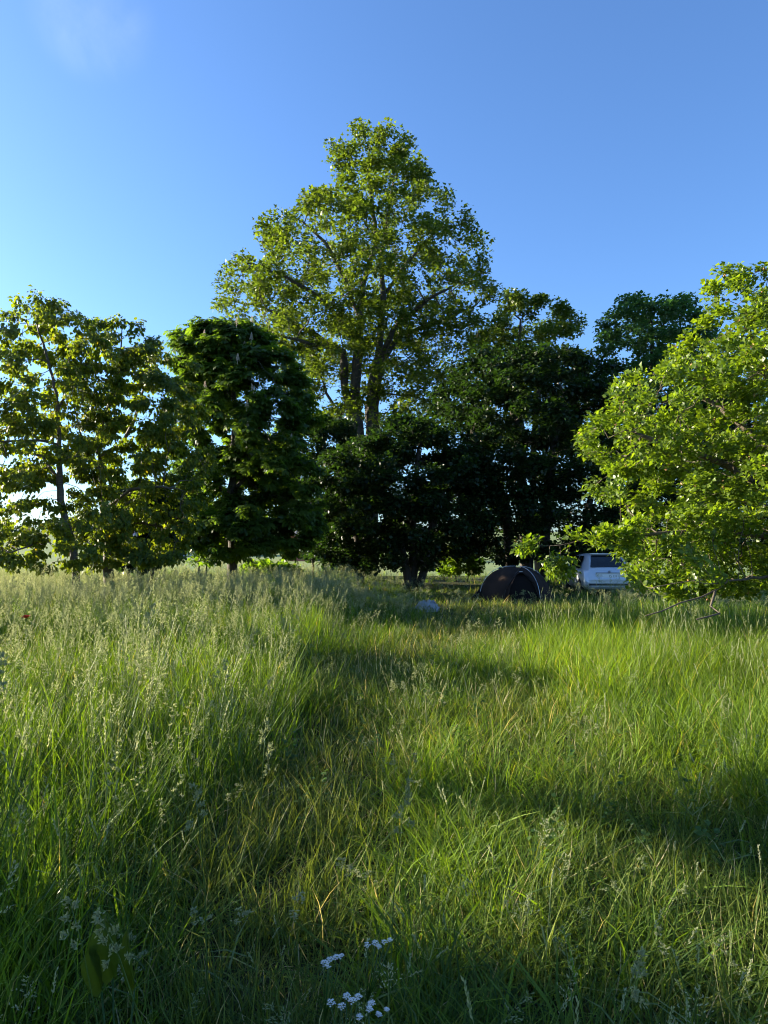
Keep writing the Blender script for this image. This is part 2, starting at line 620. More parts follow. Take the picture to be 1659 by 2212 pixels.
    if singles:
        mesh = []
        V, Fc = LEAF[leaf]
        for tv in np.linspace(.08, .92, 8):
            mesh.append(np_mesh('leaf', V, Fc, [mat], np.full(len(V), tv)))
        A = unit(ax); Nn = unit(no - (no * A).sum(1, keepdims=True) * A); X = np.cross(A, Nn)
        for i in np.nonzero(single)[0]:
            o = bpy.data.objects.new('leaf', mesh[min(7, int(tint[i] * 8))])
            COL.objects.link(o); o.parent = crown
            s = sz[i]
            m4 = Matrix(((X[i][0], A[i][0], Nn[i][0], 0), (X[i][1], A[i][1], Nn[i][1], 0), (X[i][2], A[i][2], Nn[i][2], 0), (0, 0, 0, 1)))
            o.matrix_basis = Matrix.Translation(Vector(pos[i] - b0)) @ m4 @ Matrix.Scale(float(s), 4)
    tag(root, label, cat, group)
    return root, PA, par, hgt, rng

# ------------------------------------------------------------------ ground, field, far hedge
def sheet(name, xs, ys, dz, mat):
    X, Yg = np.meshgrid(xs, ys)
    v = np.stack([X, Yg, gh(X, Yg) + dz], 2).reshape(-1, 3)
    nx, ny = len(xs), len(ys)
    i = (np.arange(ny - 1)[:, None] * nx + np.arange(nx - 1)[None]).ravel()
    o = link(name, np_mesh(name, v, np.stack([i, i + 1, i + nx + 1, i + nx], 1), [mat], smooth=True))
    o['kind'] = 'structure'
    return o


def ground_mat(name, c1, c2, c3, s1, s2):
    m, nt, out = new_mat(name)
    N, L = nt.nodes, nt.links
    t = N.new('ShaderNodeTexCoord')
    n1 = N.new('ShaderNodeTexNoise'); n1.inputs['Scale'].default_value = s1; n1.inputs['Detail'].default_value = 8
    n2 = N.new('ShaderNodeTexNoise'); n2.inputs['Scale'].default_value = s2; n2.inputs['Detail'].default_value = 5
    L.new(t.outputs['Object'], n1.inputs[0]); L.new(t.outputs['Object'], n2.inputs[0])
    r = N.new('ShaderNodeValToRGB')
    e = r.color_ramp.elements
    e[0].position = .32; e[0].color = (*c1, 1); e[1].position = .68; e[1].color = (*c3, 1)
    k = e.new(.5); k.color = (*c2, 1)
    L.new(n1.outputs[0], r.inputs[0])
    mx_ = N.new('ShaderNodeMixRGB'); mx_.blend_type = 'OVERLAY'; mx_.inputs[0].default_value = .5
    L.new(r.outputs[0], mx_.inputs[1]); L.new(n2.outputs[0], mx_.inputs[2])
    pb = N.new('ShaderNodeBsdfPrincipled'); pb.inputs['Roughness'].default_value = .95; pb.inputs['Specular IOR Level'].default_value = .1
    L.new(mx_.outputs[0], pb.inputs[0])
    b = N.new('ShaderNodeBump'); b.inputs['Strength'].default_value = .6; b.inputs['Distance'].default_value = .05
    L.new(n1.outputs[0], b.inputs['Height']); L.new(b.outputs[0], pb.inputs['Normal'])
    L.new(pb.outputs[0], out.inputs[0])
    return m


M['soil'] = ground_mat('meadow_soil', (.018, .020, .008), (.035, .04, .014), (.06, .055, .022), 6, 40)
M['crop'] = ground_mat('crop_field', (.12, .165, .065), (.15, .195, .08), (.18, .215, .095), .35, 9)
xs = np.unique(np.concatenate([np.linspace(-700, -40, 34), np.linspace(-40, 40, 161), np.linspace(40, 700, 34)]))
ys = np.unique(np.concatenate([np.linspace(-60, -5, 12), np.linspace(-5, 40, 91), np.linspace(40, 330, 60), np.linspace(330, 1500, 24)]))
sheet('ground', xs, ys, 0.0, M['soil'])
sheet('field', xs, ys[ys >= 40], 0.02, M['crop'])

# ------------------------------------------------------------------ the trees
def gb(px, Y, dy=0.0):
    x = (px - 829.5) / F * Y
    return Vector((x, Y + dy, float(gh(x, Y + dy)) - .03))


def stem(base, Y, pts):
    """polyline from the foot through sketch points (px, py[, dy])"""
    r = [base]
    for q in pts:
        w = P(q[0], q[1], Y + (q[2] if len(q) > 2 else 0))
        r.append(w)
    return r


def tall_sycamore():
    Y = 38.0
    rng = np.random.default_rng(11)
    prof = [(268, 765, 790), (300, 725, 880), (335, 700, 948), (372, 700, 945), (405, 668, 962), (440, 660, 985), (462, 628, 1020), (505, 560, 1030), (540, 522, 1068),
            (600, 490, 1085), (650, 445, 1075), (700, 470, 1050), (760, 550, 1030), (820, 610, 985), (880, 640, 950), (930, 660, 930)]
    att = crown_points(rng, prof, Y, 2000, .85, .75, -.06, .55, 1.3, stretch=(1, 1, 2.3))
    low = crown_points(rng, [(690, 500, 1075), (760, 560, 1070), (840, 590, 1040), (920, 640, 1000), (960, 680, 940)], Y, 420, .8, .62, -.2, .6, 2.3, stretch=(1, 1, 1.7))
    low = low[~((np.abs(low[:, 0] - P(765, 860, Y).x) < 2.2) & (low[:, 2] < P(0, 790, Y).z))]
    side = crown_points(rng, [(735, 560, 715), (800, 590, 712), (880, 620, 706), (935, 640, 715)], Y, 150, .8, .8, -.3, .6, 1.1)
    side2 = crown_points(rng, [(760, 850, 1010), (840, 860, 1000), (925, 860, 960)], Y, 130, .8, .8, -.3, .6, 1.9)
    att = np.concatenate([att, low, side, side2])
    b = gb(778, Y)
    b1 = b + Vector((-.25, 0, 0)); b2 = b + Vector((.5, .3, 0)); b3 = b + Vector((-.9, .1, 0)); b4 = b + Vector((-1.4, -.3, 0))
    stems = [
        (stem(b1, Y, [(778, 960), (770, 890), (768, 820), (775, 740), (778, 690), (785, 610), (815, 520), (800, 420), (795, 340)]), None, 0),
        (stem(b2, Y + .4, [(806, 960), (804, 880), (815, 790), (825, 700), (828, 640), (822, 560), (838, 470), (850, 380)]), None, 0),
        (stem(b3, Y, [(765, 960), (755, 890), (745, 830), (742, 760), (725, 690)]), None, 0),
        (stem(b4, Y - .3, [(750, 960), (735, 900), (705, 850), (690, 800)]), None, 0),
        (stem(P(778, 690, Y), Y, [(740, 590), (700, 520), (640, 470)])[0:], 0, 0),
        (stem(P(828, 640, Y + .4), Y + .4, [(870, 580), (920, 520), (970, 480)]), 1, 0),
        (stem(P(815, 790, Y + .4), Y + .4, [(850, 710, -1), (920, 650, -2), (990, 610, -2.5)]), 1, 0),
        (stem(P(815, 790, Y + .4), Y + .4, [(870, 720, 1), (960, 690, 1), (1030, 660, .5)]), 1, 0),
        (stem(P(775, 740, Y), Y, [(690, 640, -1), (600, 590, -1.5), (545, 570, -1.5)]), 0, 0),
        (stem(P(742, 760, Y), Y, [(640, 700, 1), (560, 660, 1.4), (490, 650, 1.4)]), 2, 0),
        (stem(P(742, 760, Y), Y, [(660, 740, -2), (580, 720, -3)]), 2, 0),
    ]
    return make_tree('sycamore_tree', 'tall sycamore towering over all the other trees, with several bare grey stems', 'tree', b, stems, att, 3,
                     M['bark_grey'], M['sycamore'], 'star', .205, 74000, .55, 'flat', step=.5, kill=.62, r_base=.40, r_tip=.012, wander=.28, reach=3)


def cherry_a():
    Y = 17.0
    rng = np.random.default_rng(21)
    prof = [(632, 35, 105), (665, 25, 180), (700, -90, 230), (735, -120, 275), (850, -130, 285), (950, -130, 260), (1050, -110, 255), (1120, -90, 255), (1180, -60, 250), (1225, -20, 230)]
    att = crown_points(rng, prof, Y, 1700, .75, 1.6, -.10, .6, .4)
    att = np.concatenate([att, crown_points(rng, [(1110, -80, 270), (1170, -60, 270), (1226, -40, 260)], Y - .8, 170, .4, 1.6, -.25, .6, 1.4)])
    b = gb(172, Y)
    stems = [
        (stem(b, Y, [(160, 1190), (146, 1140), (132, 1080), (128, 1000), (126, 930), (122, 850), (105, 780), (80, 700)]), None, 0),
        (stem(P(146, 1140, Y), Y, [(110, 1150, -.4), (60, 1180, -.8), (20, 1195, -1)]), 0, 0),
        (stem(P(130, 1040, Y), Y, [(90, 985, .4), (40, 975, .5), (-30, 990, .6)]), 0, 0),
        (stem(P(126, 960, Y), Y, [(80, 950, -.6), (10, 955, -.8), (-60, 950, -1)]), 0, 0),
        (stem(P(124, 890, Y), Y, [(160, 820, .5), (195, 750, .8)]), 0, 0),
        (stem(P(128, 1000, Y), Y, [(170, 985, -1), (210, 1000, -1.4)]), 0, 0),
    ]
    return make_tree('cherry_tree', 'young cherry tree at the left edge of the picture with a thin leaning trunk', 'tree', b, stems, att, 5,
                     M['bark_cherry'], M['cherry'], 'cherry', .11, 28000, .20, 'droop', step=.22, kill=.28, r_base=.09, r_tip=.005, wander=.22,
                     group='cherry trees on the left', singles=220, reach=2, tint_mid=.5)


def cherry_b():
    Y = 18.5
    rng = np.random.default_rng(22)
    prof = [(676, 235, 290), (705, 180, 340), (745, 135, 372), (790, 120, 430), (860, 150, 450), (950, 150, 465), (1050, 160, 460), (1120, 150, 440), (1180, 150, 420), (1228, 170, 380)]
    att = crown_points(rng, prof, Y, 1800, .8, 1.6, -.16, .6, 2.2)
    att = np.concatenate([att, crown_points(rng, [(1110, 150, 430), (1170, 150, 425), (1228, 170, 400)], Y - .9, 150, .4, 1.6, -.25, .6, 3.4)])
    b = gb(240, Y)
    stems = [
        (stem(b, Y, [(232, 1180), (226, 1120), (224, 1060), (218, 1020), (210, 960), (224, 900), (252, 840), (262, 770), (262, 700)]), None, 0),
        (stem(P(218, 1020, Y), Y, [(188, 970, -.4), (165, 900, -.5), (150, 820, -.6)]), 0, 0),
        (stem(P(216, 985, Y), Y, [(262, 960, .6), (292, 905, .8), (310, 840, 1), (318, 770, 1)]), 0, 0),
        (stem(P(226, 1100, Y), Y, [(280, 1060, -.7), (350, 1050, -1.1), (400, 1060, -1.3)]), 0, 0),
        (stem(P(226, 1130, Y), Y, [(300, 1130, .6), (370, 1140, .8)]), 0, 0),
    ]
    return make_tree('cherry_tree', 'cherry tree with banded bark and forked trunk, between the leaning cherry and the chestnut', 'tree', b, stems, att, 6,
                     M['bark_cherry'], M['cherry'], 'cherry', .11, 34000, .21, 'droop', step=.24, kill=.30, r_base=.14, r_tip=.005, wander=.22,
                     group='cherry trees on the left', singles=120, reach=2, tint_mid=.46)


def chestnut():
    Y = 25.0
    rng = np.random.default_rng(31)
    prof = [(692, 425, 515), (715, 385, 590), (760, 368, 645), (830, 368, 672), (900, 365, 695), (980, 365, 712), (1060, 365, 715), (1120, 370, 705), (1160, 380, 690), (1195, 400, 660)]
    att = crown_points(rng, prof, Y, 1700, .9, .75, -.22, .55, 2.6)
    b = gb(503, Y)
    stems = [
        (stem(b, Y, [(503, 1180), (500, 1100), (502, 1000), (508, 900), (500, 800)]), None, 0),
        (stem(P(502, 1090, Y), Y, [(440, 1010, -.5), (410, 930, -.6)]), 0, 0),
        (stem(P(502, 1060, Y), Y, [(570, 990, .5), (630, 930, .8)]), 0, 0),
        (stem(P(503, 980, Y), Y, [(560, 920, -1.6), (600, 860, -2)]), 0, 0),
    ]
    root, PA, par, hgt, rg = make_tree('horse_chestnut_tree', 'dense dark horse chestnut with pale flower spikes and a single straight trunk', 'tree', b, stems, att, 8,
                     M['bark_dark'], M['chestnut'], 'palm', .235, 14500, .38, 'palm', step=.34, kill=.42, r_base=.18, r_tip=.008, wander=.2,
                     singles=300, reach=2, tint_mid=.55)
    # flower candles on outer shoots
    tip = np.nonzero((hgt == 0) & (PA[:, 2] > 3.2))[0]
    rg.shuffle(tip)
    key = PA[tip][:, 1] - PA[tip][:, 2] * .35 + rg.random(len(tip)) * 2.0
    cm = []
    for v in range(3):
        mb = MB()
        mb.tube([(0, 0, -.12), (0, 0, .24)], [.006, .002], 4)
        for i in range(46):
            h = i / 46; z = .02 + h * .22; r = .055 * (1 - h * .85) * rg.uniform(.8, 1.15); a = i * 2.4
            c = Vector((math.cos(a) * r, math.sin(a) * r, z)); s = .013 * (1.1 - h * .5)
            mb.add([c + Vector((0, 0, s)), c + Vector((s, 0, 0)), c + Vector((0, s, 0)), c + Vector((-s, 0, 0)), c + Vector((0, -s, 0)), c + Vector((0, 0, -s))],
                   [(0, 1, 2), (0, 2, 3), (0, 3, 4), (0, 4, 1), (5, 2, 1), (5, 3, 2), (5, 4, 3), (5, 1, 4)])
        me = bpy.data.meshes.new('flower_spike'); me.from_pydata(mb.v, [], mb.f); me.materials.append(M['candle']); cm.append(me)
    for j, i in enumerate(tip[np.argsort(key)[:14]]):
        o = link('flower_spike', cm[j % 3], root, Vector(PA[i]) - b + Vector((0, -.1, .16)))
        o.rotation_euler = (rg.normal(0, .12), rg.normal(0, .12), rg.uniform(0, 6)); o.scale = (1.05,) * 3
    return root


def apple():
    Y = 9.2
    rng = np.random.default_rng(41)
    prof = [(572, 1550, 1610), (600, 1530, 1700), (640, 1518, 1860), (680, 1508, 1960), (730, 1465, 2000), (780, 1412, 2010), (820, 1330, 2010), (865, 1268, 2010), (910, 1240, 2010), (960, 1255, 2000),
            (1010, 1310, 2000), (1060, 1275, 1990), (1100, 1310, 1980), (1140, 1335, 1960), (1190, 1340, 1930), (1230, 1342, 1850), (1265, 1372, 1750), (1290, 1420, 1600)]
    att = crown_points(rng, prof, Y, 2500, .85, 2.2, -.24, .5, .7)
    low = crown_points(rng, [(1135, 1175, 1250), (1165, 1118, 1248), (1200, 1118, 1238), (1235, 1170, 1232), (1265, 1190, 1230)], Y - .5, 175, .6, 3.0, -.25, .6, .2)
    low2 = crown_points(rng, [(1140, 1318, 1370), (1190, 1326, 1380), (1240, 1330, 1395), (1268, 1345, 1400)], Y - .8, 65, .6, 3.0, -.3, .6, .2)
    low3 = crown_points(rng, [(1110, 1290, 1640), (1160, 1270, 1650), (1205, 1345, 1640)], Y - 1.0, 190, .18, 3.0, -.4, .6, .9)
    att = np.concatenate([att, low, low2, low3])
    b = gb(1775, Y)
    stems = [
        (stem(b, Y, [(1772, 1330), (1760, 1230), (1735, 1130), (1720, 1030), (1690, 930), (1660, 830), (1635, 760), (1610, 690)]), None, 0),
        (stem(P(1758, 1225, Y), Y, [(1700, 1240, -.6), (1659, 1246, -.9), (1610, 1251, -1.1), (1575, 1254, -1.2), (1545, 1280, -1.3), (1538, 1300, -1.35)]), 0, 0),
        (stem(P(1748, 1180, Y), Y, [(1680, 1160, -.1), (1580, 1150, -.2), (1480, 1150, -.3), (1400, 1155, -.4), (1320, 1160, -.5), (1250, 1170, -.5), (1190, 1180, -.5)]), 0, 0),
        (stem(P(1735, 1130, Y), Y, [(1660, 1060, -.3), (1560, 1000, -.4), (1450, 960, -.4), (1350, 930, -.3)]), 0, 0),
        (stem(P(1720, 1030, Y), Y, [(1640, 950, .7), (1540, 870, 1.1), (1440, 820, 1.2)]), 0, 0),
        (stem(P(1690, 930, Y), Y, [(1760, 830, -.8), (1800, 720, -1.2), (1790, 650, -1.3)]), 0, 0),
        (stem(P(1575, 1254, Y - 1.2), Y - 1.2, [(1540, 1262, -.2), (1500, 1255, -.3), (1440, 1262, -.3), (1400, 1275, -.3)]), 1, 0),
    ]
    root, PA, par, hgt, rg = make_tree('apple_tree', 'sunlit apple tree leaning in from the right, its lowest branches over the grass', 'tree', b, stems, att, 9,
                     M['bark_apple'], M['apple'], 'apple', .066, 78000, .145, 'apple', step=.125, kill=.155, r_base=.14, r_tip=.0035, wander=.3,
                     singles=300, reach=2, tint_mid=.5)
    # withered blossom clusters
    tip = np.nonzero(hgt <= 1)[0]
    mb = MB()
    for i in rg.choice(tip, 420):
        c0 = Vector(PA[i]) - b + Vector(rg.normal(0, .05, 3))
        for k in range(6):
            c = c0 + Vector(rg.normal(0, .016, 3)); a, d = Vector(rg.normal(0, .008, 3)), Vector(rg.normal(0, .008, 3))
            mb.add([c - a, c + d, c + a, c - d], [(0, 1, 2, 3)])
    o = mb.build('withered_blossom', M['blossom'], root); o['kind'] = 'stuff'; o['label'] = 'withered brown blossom among the apple leaves'
    # two dead bare branches hanging to the grass
    for pts, rr in (([(1545, 1278, -1.3), (1535, 1310, -1.5), (1555, 1325, -1.6), (1530, 1332, -1.7), (1505, 1338, -1.8)], .014), ([(1548, 1274, -1.25), (1515, 1290, -1.35), (1470, 1302, -1.5), (1430, 1320, -1.7), (1395, 1330, -1.8)], .011)):
        w = [P(q[0], q[1], Y + q[2]) - b for q in pts]
        MB().tube(w, [rr * (1 - .6 * i / len(w)) for i in range(len(w))], 6).build('dead_branch', M['bark_apple'], root, True)
    return root


def dense(name, label, cat, px, Y, prof, natt, nleaf, seed, mat, size, rb, stems_px, depth=.8, gap=(.8, -.3), rho=.45, leaf='kite', mode='flat', step=.42, tint=.4, bark='bark_dark', grp=None, shell=.42, st=(1, 1, 1.4), reach=3):
    rng = np.random.default_rng(seed)
    att = crown_points(rng, prof, Y, natt, depth, gap[0], gap[1], shell, seed * .37, stretch=st)
    b = gb(px, Y)
    stems = []
    for k, (bx, pts) in enumerate(stems_px):
        f = gb(bx, Y, rng.uniform(-.3, .3) if k else 0)
        stems.append((stem(f, f.y, pts), None, 0))
    return make_tree(name, label, cat, b, stems, att, seed, M[bark], M[mat], leaf, size, nleaf, rho, mode, step=step, kill=step * 1.25, r_base=rb, r_tip=.008,
                     wander=.25, reach=reach, tint_mid=tint, group=grp)


tall_sycamore()
dense('maple_tree', 'maple with an airy rounded crown rising behind the dark hawthorn', 'tree', 1130, 41, [(628, 1085, 1165), (660, 1065, 1235), (700, 1030, 1255), (750, 1010, 1275), (800, 1000, 1290), (880, 1000, 1285), (960, 1030, 1260)],
      700, 24000, 51, 'maple', .22, .2, [(1130, [(1128, 1050), (1125, 900), (1120, 780), (1125, 690)]), (1160, [(1150, 1000), (1165, 850), (1190, 730)])], gap=(.75, -.2), leaf='star', rho=.55, step=.5, bark='bark_grey', st=(1, 1, 1.6))
dense('hornbeam_tree', 'bluish green tree with wispy top shoots behind the apple tree', 'tree', 1400, 36, [(622, 1395, 1425), (645, 1345, 1480), (672, 1300, 1520), (705, 1282, 1560), (760, 1285, 1570), (850, 1280, 1600), (950, 1280, 1620), (1050, 1290, 1620), (1150, 1310, 1600), (1200, 1330, 1580)],
      1500, 60000, 52, 'hornbeam', .17, .22, [(1400, [(1402, 1050), (1405, 850), (1410, 700)]), (1450, [(1450, 1050), (1460, 850), (1480, 720)])], gap=(.9, -.4), rho=.48, tint=.42, st=(1, 1, .6))
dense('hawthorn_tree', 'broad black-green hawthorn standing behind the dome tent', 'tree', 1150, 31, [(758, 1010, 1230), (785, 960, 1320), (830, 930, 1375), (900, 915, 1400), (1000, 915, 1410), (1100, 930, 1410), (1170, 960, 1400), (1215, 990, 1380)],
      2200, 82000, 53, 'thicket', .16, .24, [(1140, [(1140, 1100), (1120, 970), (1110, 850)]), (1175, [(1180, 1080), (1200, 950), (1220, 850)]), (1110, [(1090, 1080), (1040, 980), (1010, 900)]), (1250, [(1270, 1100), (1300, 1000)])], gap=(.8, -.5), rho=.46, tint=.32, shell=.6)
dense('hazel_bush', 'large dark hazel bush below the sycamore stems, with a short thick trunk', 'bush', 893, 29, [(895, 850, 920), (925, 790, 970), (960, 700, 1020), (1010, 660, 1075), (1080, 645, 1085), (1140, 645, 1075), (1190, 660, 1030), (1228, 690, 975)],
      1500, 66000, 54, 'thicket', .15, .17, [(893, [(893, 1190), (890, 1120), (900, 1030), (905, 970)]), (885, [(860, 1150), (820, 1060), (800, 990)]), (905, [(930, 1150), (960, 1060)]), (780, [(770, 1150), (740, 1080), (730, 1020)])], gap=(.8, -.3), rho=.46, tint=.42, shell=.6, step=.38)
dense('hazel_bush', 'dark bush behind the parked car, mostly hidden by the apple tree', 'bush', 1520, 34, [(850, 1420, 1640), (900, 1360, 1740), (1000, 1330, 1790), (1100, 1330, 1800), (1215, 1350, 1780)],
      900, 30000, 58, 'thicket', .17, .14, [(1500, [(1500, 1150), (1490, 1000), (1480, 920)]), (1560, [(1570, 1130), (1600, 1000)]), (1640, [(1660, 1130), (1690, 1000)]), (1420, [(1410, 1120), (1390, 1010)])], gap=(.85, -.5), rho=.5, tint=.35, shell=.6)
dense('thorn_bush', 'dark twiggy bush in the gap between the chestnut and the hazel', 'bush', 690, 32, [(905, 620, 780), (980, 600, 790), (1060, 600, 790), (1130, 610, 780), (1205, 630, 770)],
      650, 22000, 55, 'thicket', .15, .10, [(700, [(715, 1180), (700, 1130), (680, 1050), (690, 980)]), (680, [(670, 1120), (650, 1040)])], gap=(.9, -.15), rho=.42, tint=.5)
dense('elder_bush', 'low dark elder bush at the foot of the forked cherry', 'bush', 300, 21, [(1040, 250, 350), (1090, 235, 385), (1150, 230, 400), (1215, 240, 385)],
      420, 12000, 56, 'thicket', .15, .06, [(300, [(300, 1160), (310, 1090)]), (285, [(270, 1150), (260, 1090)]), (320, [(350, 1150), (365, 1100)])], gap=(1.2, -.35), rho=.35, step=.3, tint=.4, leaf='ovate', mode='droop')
dense('maple_sapling', 'bright green maple sapling beside the chestnut trunk', 'sapling', 430, 24, [(1075, 405, 470), (1120, 390, 490), (1170, 385, 495), (1215, 410, 480)],
      200, 3200, 57, 'scrub', .17, .03, [(430, [(430, 1180), (432, 1110)]), (440, [(455, 1160), (470, 1130)])], gap=(1.4, -.1), rho=.3, step=.25, leaf='star', tint=.5)
for i, (px, Y, prof, lab) in enumerate([
    (985, 34, [(1178, 965, 1010), (1200, 945, 1040), (1235, 940, 1045)], 'sunlit low scrub seen through the gap between the hazel and the hawthorn'),
    (575, 29, [(1212, 540, 620), (1228, 520, 650), (1250, 525, 650)], 'sunlit low scrub just behind the chestnut trunk'),
    (745, 36, [(1165, 720, 770), (1195, 700, 790), (1235, 700, 790)], 'sunlit low scrub under the left flank of the hazel')]):
    dense('scrub_bush', lab, 'bush', px, Y, prof, 160, 4200, 60 + i, 'scrub', .15, .03, [(px, [(px, prof[1][0])]), (px + 25, [(px + 30, prof[1][0])]), (px - 25, [(px - 30, prof[1][0])])], gap=(1.6, -.4), rho=.3, step=.25, leaf='ovate', tint=.6, grp='low scrub behind the trees', st=(1, 1, 1))
chestnut()
cherry_a()
cherry_b()
apple()


# unseen trees guessed left of the view, added to shade the near meadow
def shade_tree(x, y, h, rx, ry, z0, natt, nleaf, seed, label, gap=-.1):
    rng = np.random.default_rng(seed)
    p = []
    while len(p) < natt:
        q = rng.normal(0, 1, 3); q = q / np.linalg.norm(q) * rng.random() ** .45
        w = np.array([x + q[0] * rx, y + q[1] * ry, (z0 + h) / 2 + q[2] * (h - z0) / 2])
        if noise3(w[None], 1.1, seed)[0] > gap: p.append(w)
    b = Vector((x, y, float(gh(x, y)) - .03))
    st = [([b, b + Vector((.05, 0, z0)), b + Vector((0, .1, (z0 + h) / 2)), b + Vector((.1, 0, h * .8))], None, 0)]
    return make_tree('cherry_tree', label, 'tree', b, st, np.array(p), seed, M['bark_cherry'], M['cherry'], 'kite', .14, nleaf, .3, 'droop', step=.3, kill=.38, r_base=.14, r_tip=.006,
                     group='cherry trees on the left', reach=2)


shade_tree(-13.0, 5.2, 6.9, 2.4, 1.4, 1.2, 460, 13000, 71, 'unseen cherry tree added outside the picture, whose shade falls on the nearest grass')
shade_tree(-13.0, 8.5, 7.4, 1.6, .85, 4.7, 240, 5500, 73, 'slim unseen cherry tree added outside the picture, its high crown shaped to shade the middle of the track')
shade_tree(-13.5, 12.9, 5.5, 2.0, 1.5, .6, 360, 9000, 72, 'small unseen cherry tree added outside the picture for its shade, left of the leaning cherry')

# ------------------------------------------------------------------ grass
def blades(rng, n, spread, lmin, lmax, width, lean, curve, segs=5, tint=(.4, .22), straw=.05, flat=None, upright=1.0):
    """one tuft: n blades; returns verts, tris, tint"""
    VV, FF, TT = [], [], []
    off = 0
    for i in range(n):
        a = rng.uniform(0, 2 * np.pi); r = spread * rng.random() ** .7
        x, y = r * math.cos(a), r * math.sin(a)
        L = rng.uniform(lmin, lmax)
        d = (a + rng.normal(0, .9) if rng.random() < .55 else rng.uniform(0, 6.283)) if flat is None else flat + rng.normal(0, .5)
        th = abs(rng.normal(0, lean)) * upright
        cv = rng.uniform(.3, 1.0) * curve
        w = width * rng.uniform(.6, 1.25) * .5
        hx_, hy_, pz = 0.0, 0.0, 0.0
        drift = rng.normal(0, .55)
        kink = rng.uniform(.35, .8) if rng.random() < .28 else 9.0
        fold = rng.uniform(.8, 1.9)
        s = L / segs
        tw = rng.normal(0, .5)
        vs = []
        for k in range(segs + 1):
            u = k / segs
            wd = w * (1 - u ** 2.2) * (.55 + .45 * min(1, u * 4)) if k < segs else 0
            sa = d + math.pi / 2 + tw * u
            cx, cyy = x + hx_, y + hy_
            if k < segs:
                vs.append((cx - math.cos(sa) * wd, cyy - math.sin(sa) * wd, pz))
                vs.append((cx + math.cos(sa) * wd, cyy + math.sin(sa) * wd, pz))
            else:
                vs.append((cx, cyy, pz))
            ang = th + cv * (u ** 1.6) * (1 + .3 * math.sin(5 * u + i))
            if u >= kink: ang = min(ang + fold, 2.7)
            dd_ = d + drift * u + (rng.normal(0, .25) if k else 0)
            hx_ += math.sin(ang) * s * math.cos(dd_); hy_ += math.sin(ang) * s * math.sin(dd_); pz += math.cos(ang) * s
            pz = max(pz, .01 + .01 * rng.random())
        f = []
        for k in range(segs - 1):
            b = off + 2 * k
            f += [(b, b + 1, b + 3), (b, b + 3, b + 2)]
        b = off + 2 * (segs - 1)
        f.append((b, b + 1, b + 2))
        t = 1.0 if rng.random() < straw else float(np.clip(rng.normal(*tint), 0, .84))
        VV += vs; FF += f; TT += [t] * len(vs)
        off += len(vs)
    return np.array(VV), np.array(FF), np.array(TT)


def diamond(c, d, l, w, rng):
    """a small spikelet: two crossed slivers"""
    d = d / (np.linalg.norm(d) + 1e-9)
    a = np.cross(d, rng.normal(0, 1, 3)); a = a / (np.linalg.norm(a) + 1e-9)
    b = np.cross(d, a)
    return [c, c + d * l * .5 + a * w, c + d * l, c + d * l * .5 - a * w, c + d * l * .5 + b * w * .8, c + d * l * .5 - b * w * .8], [(0, 1, 2), (0, 2, 3), (0, 4, 2), (0, 2, 5)]


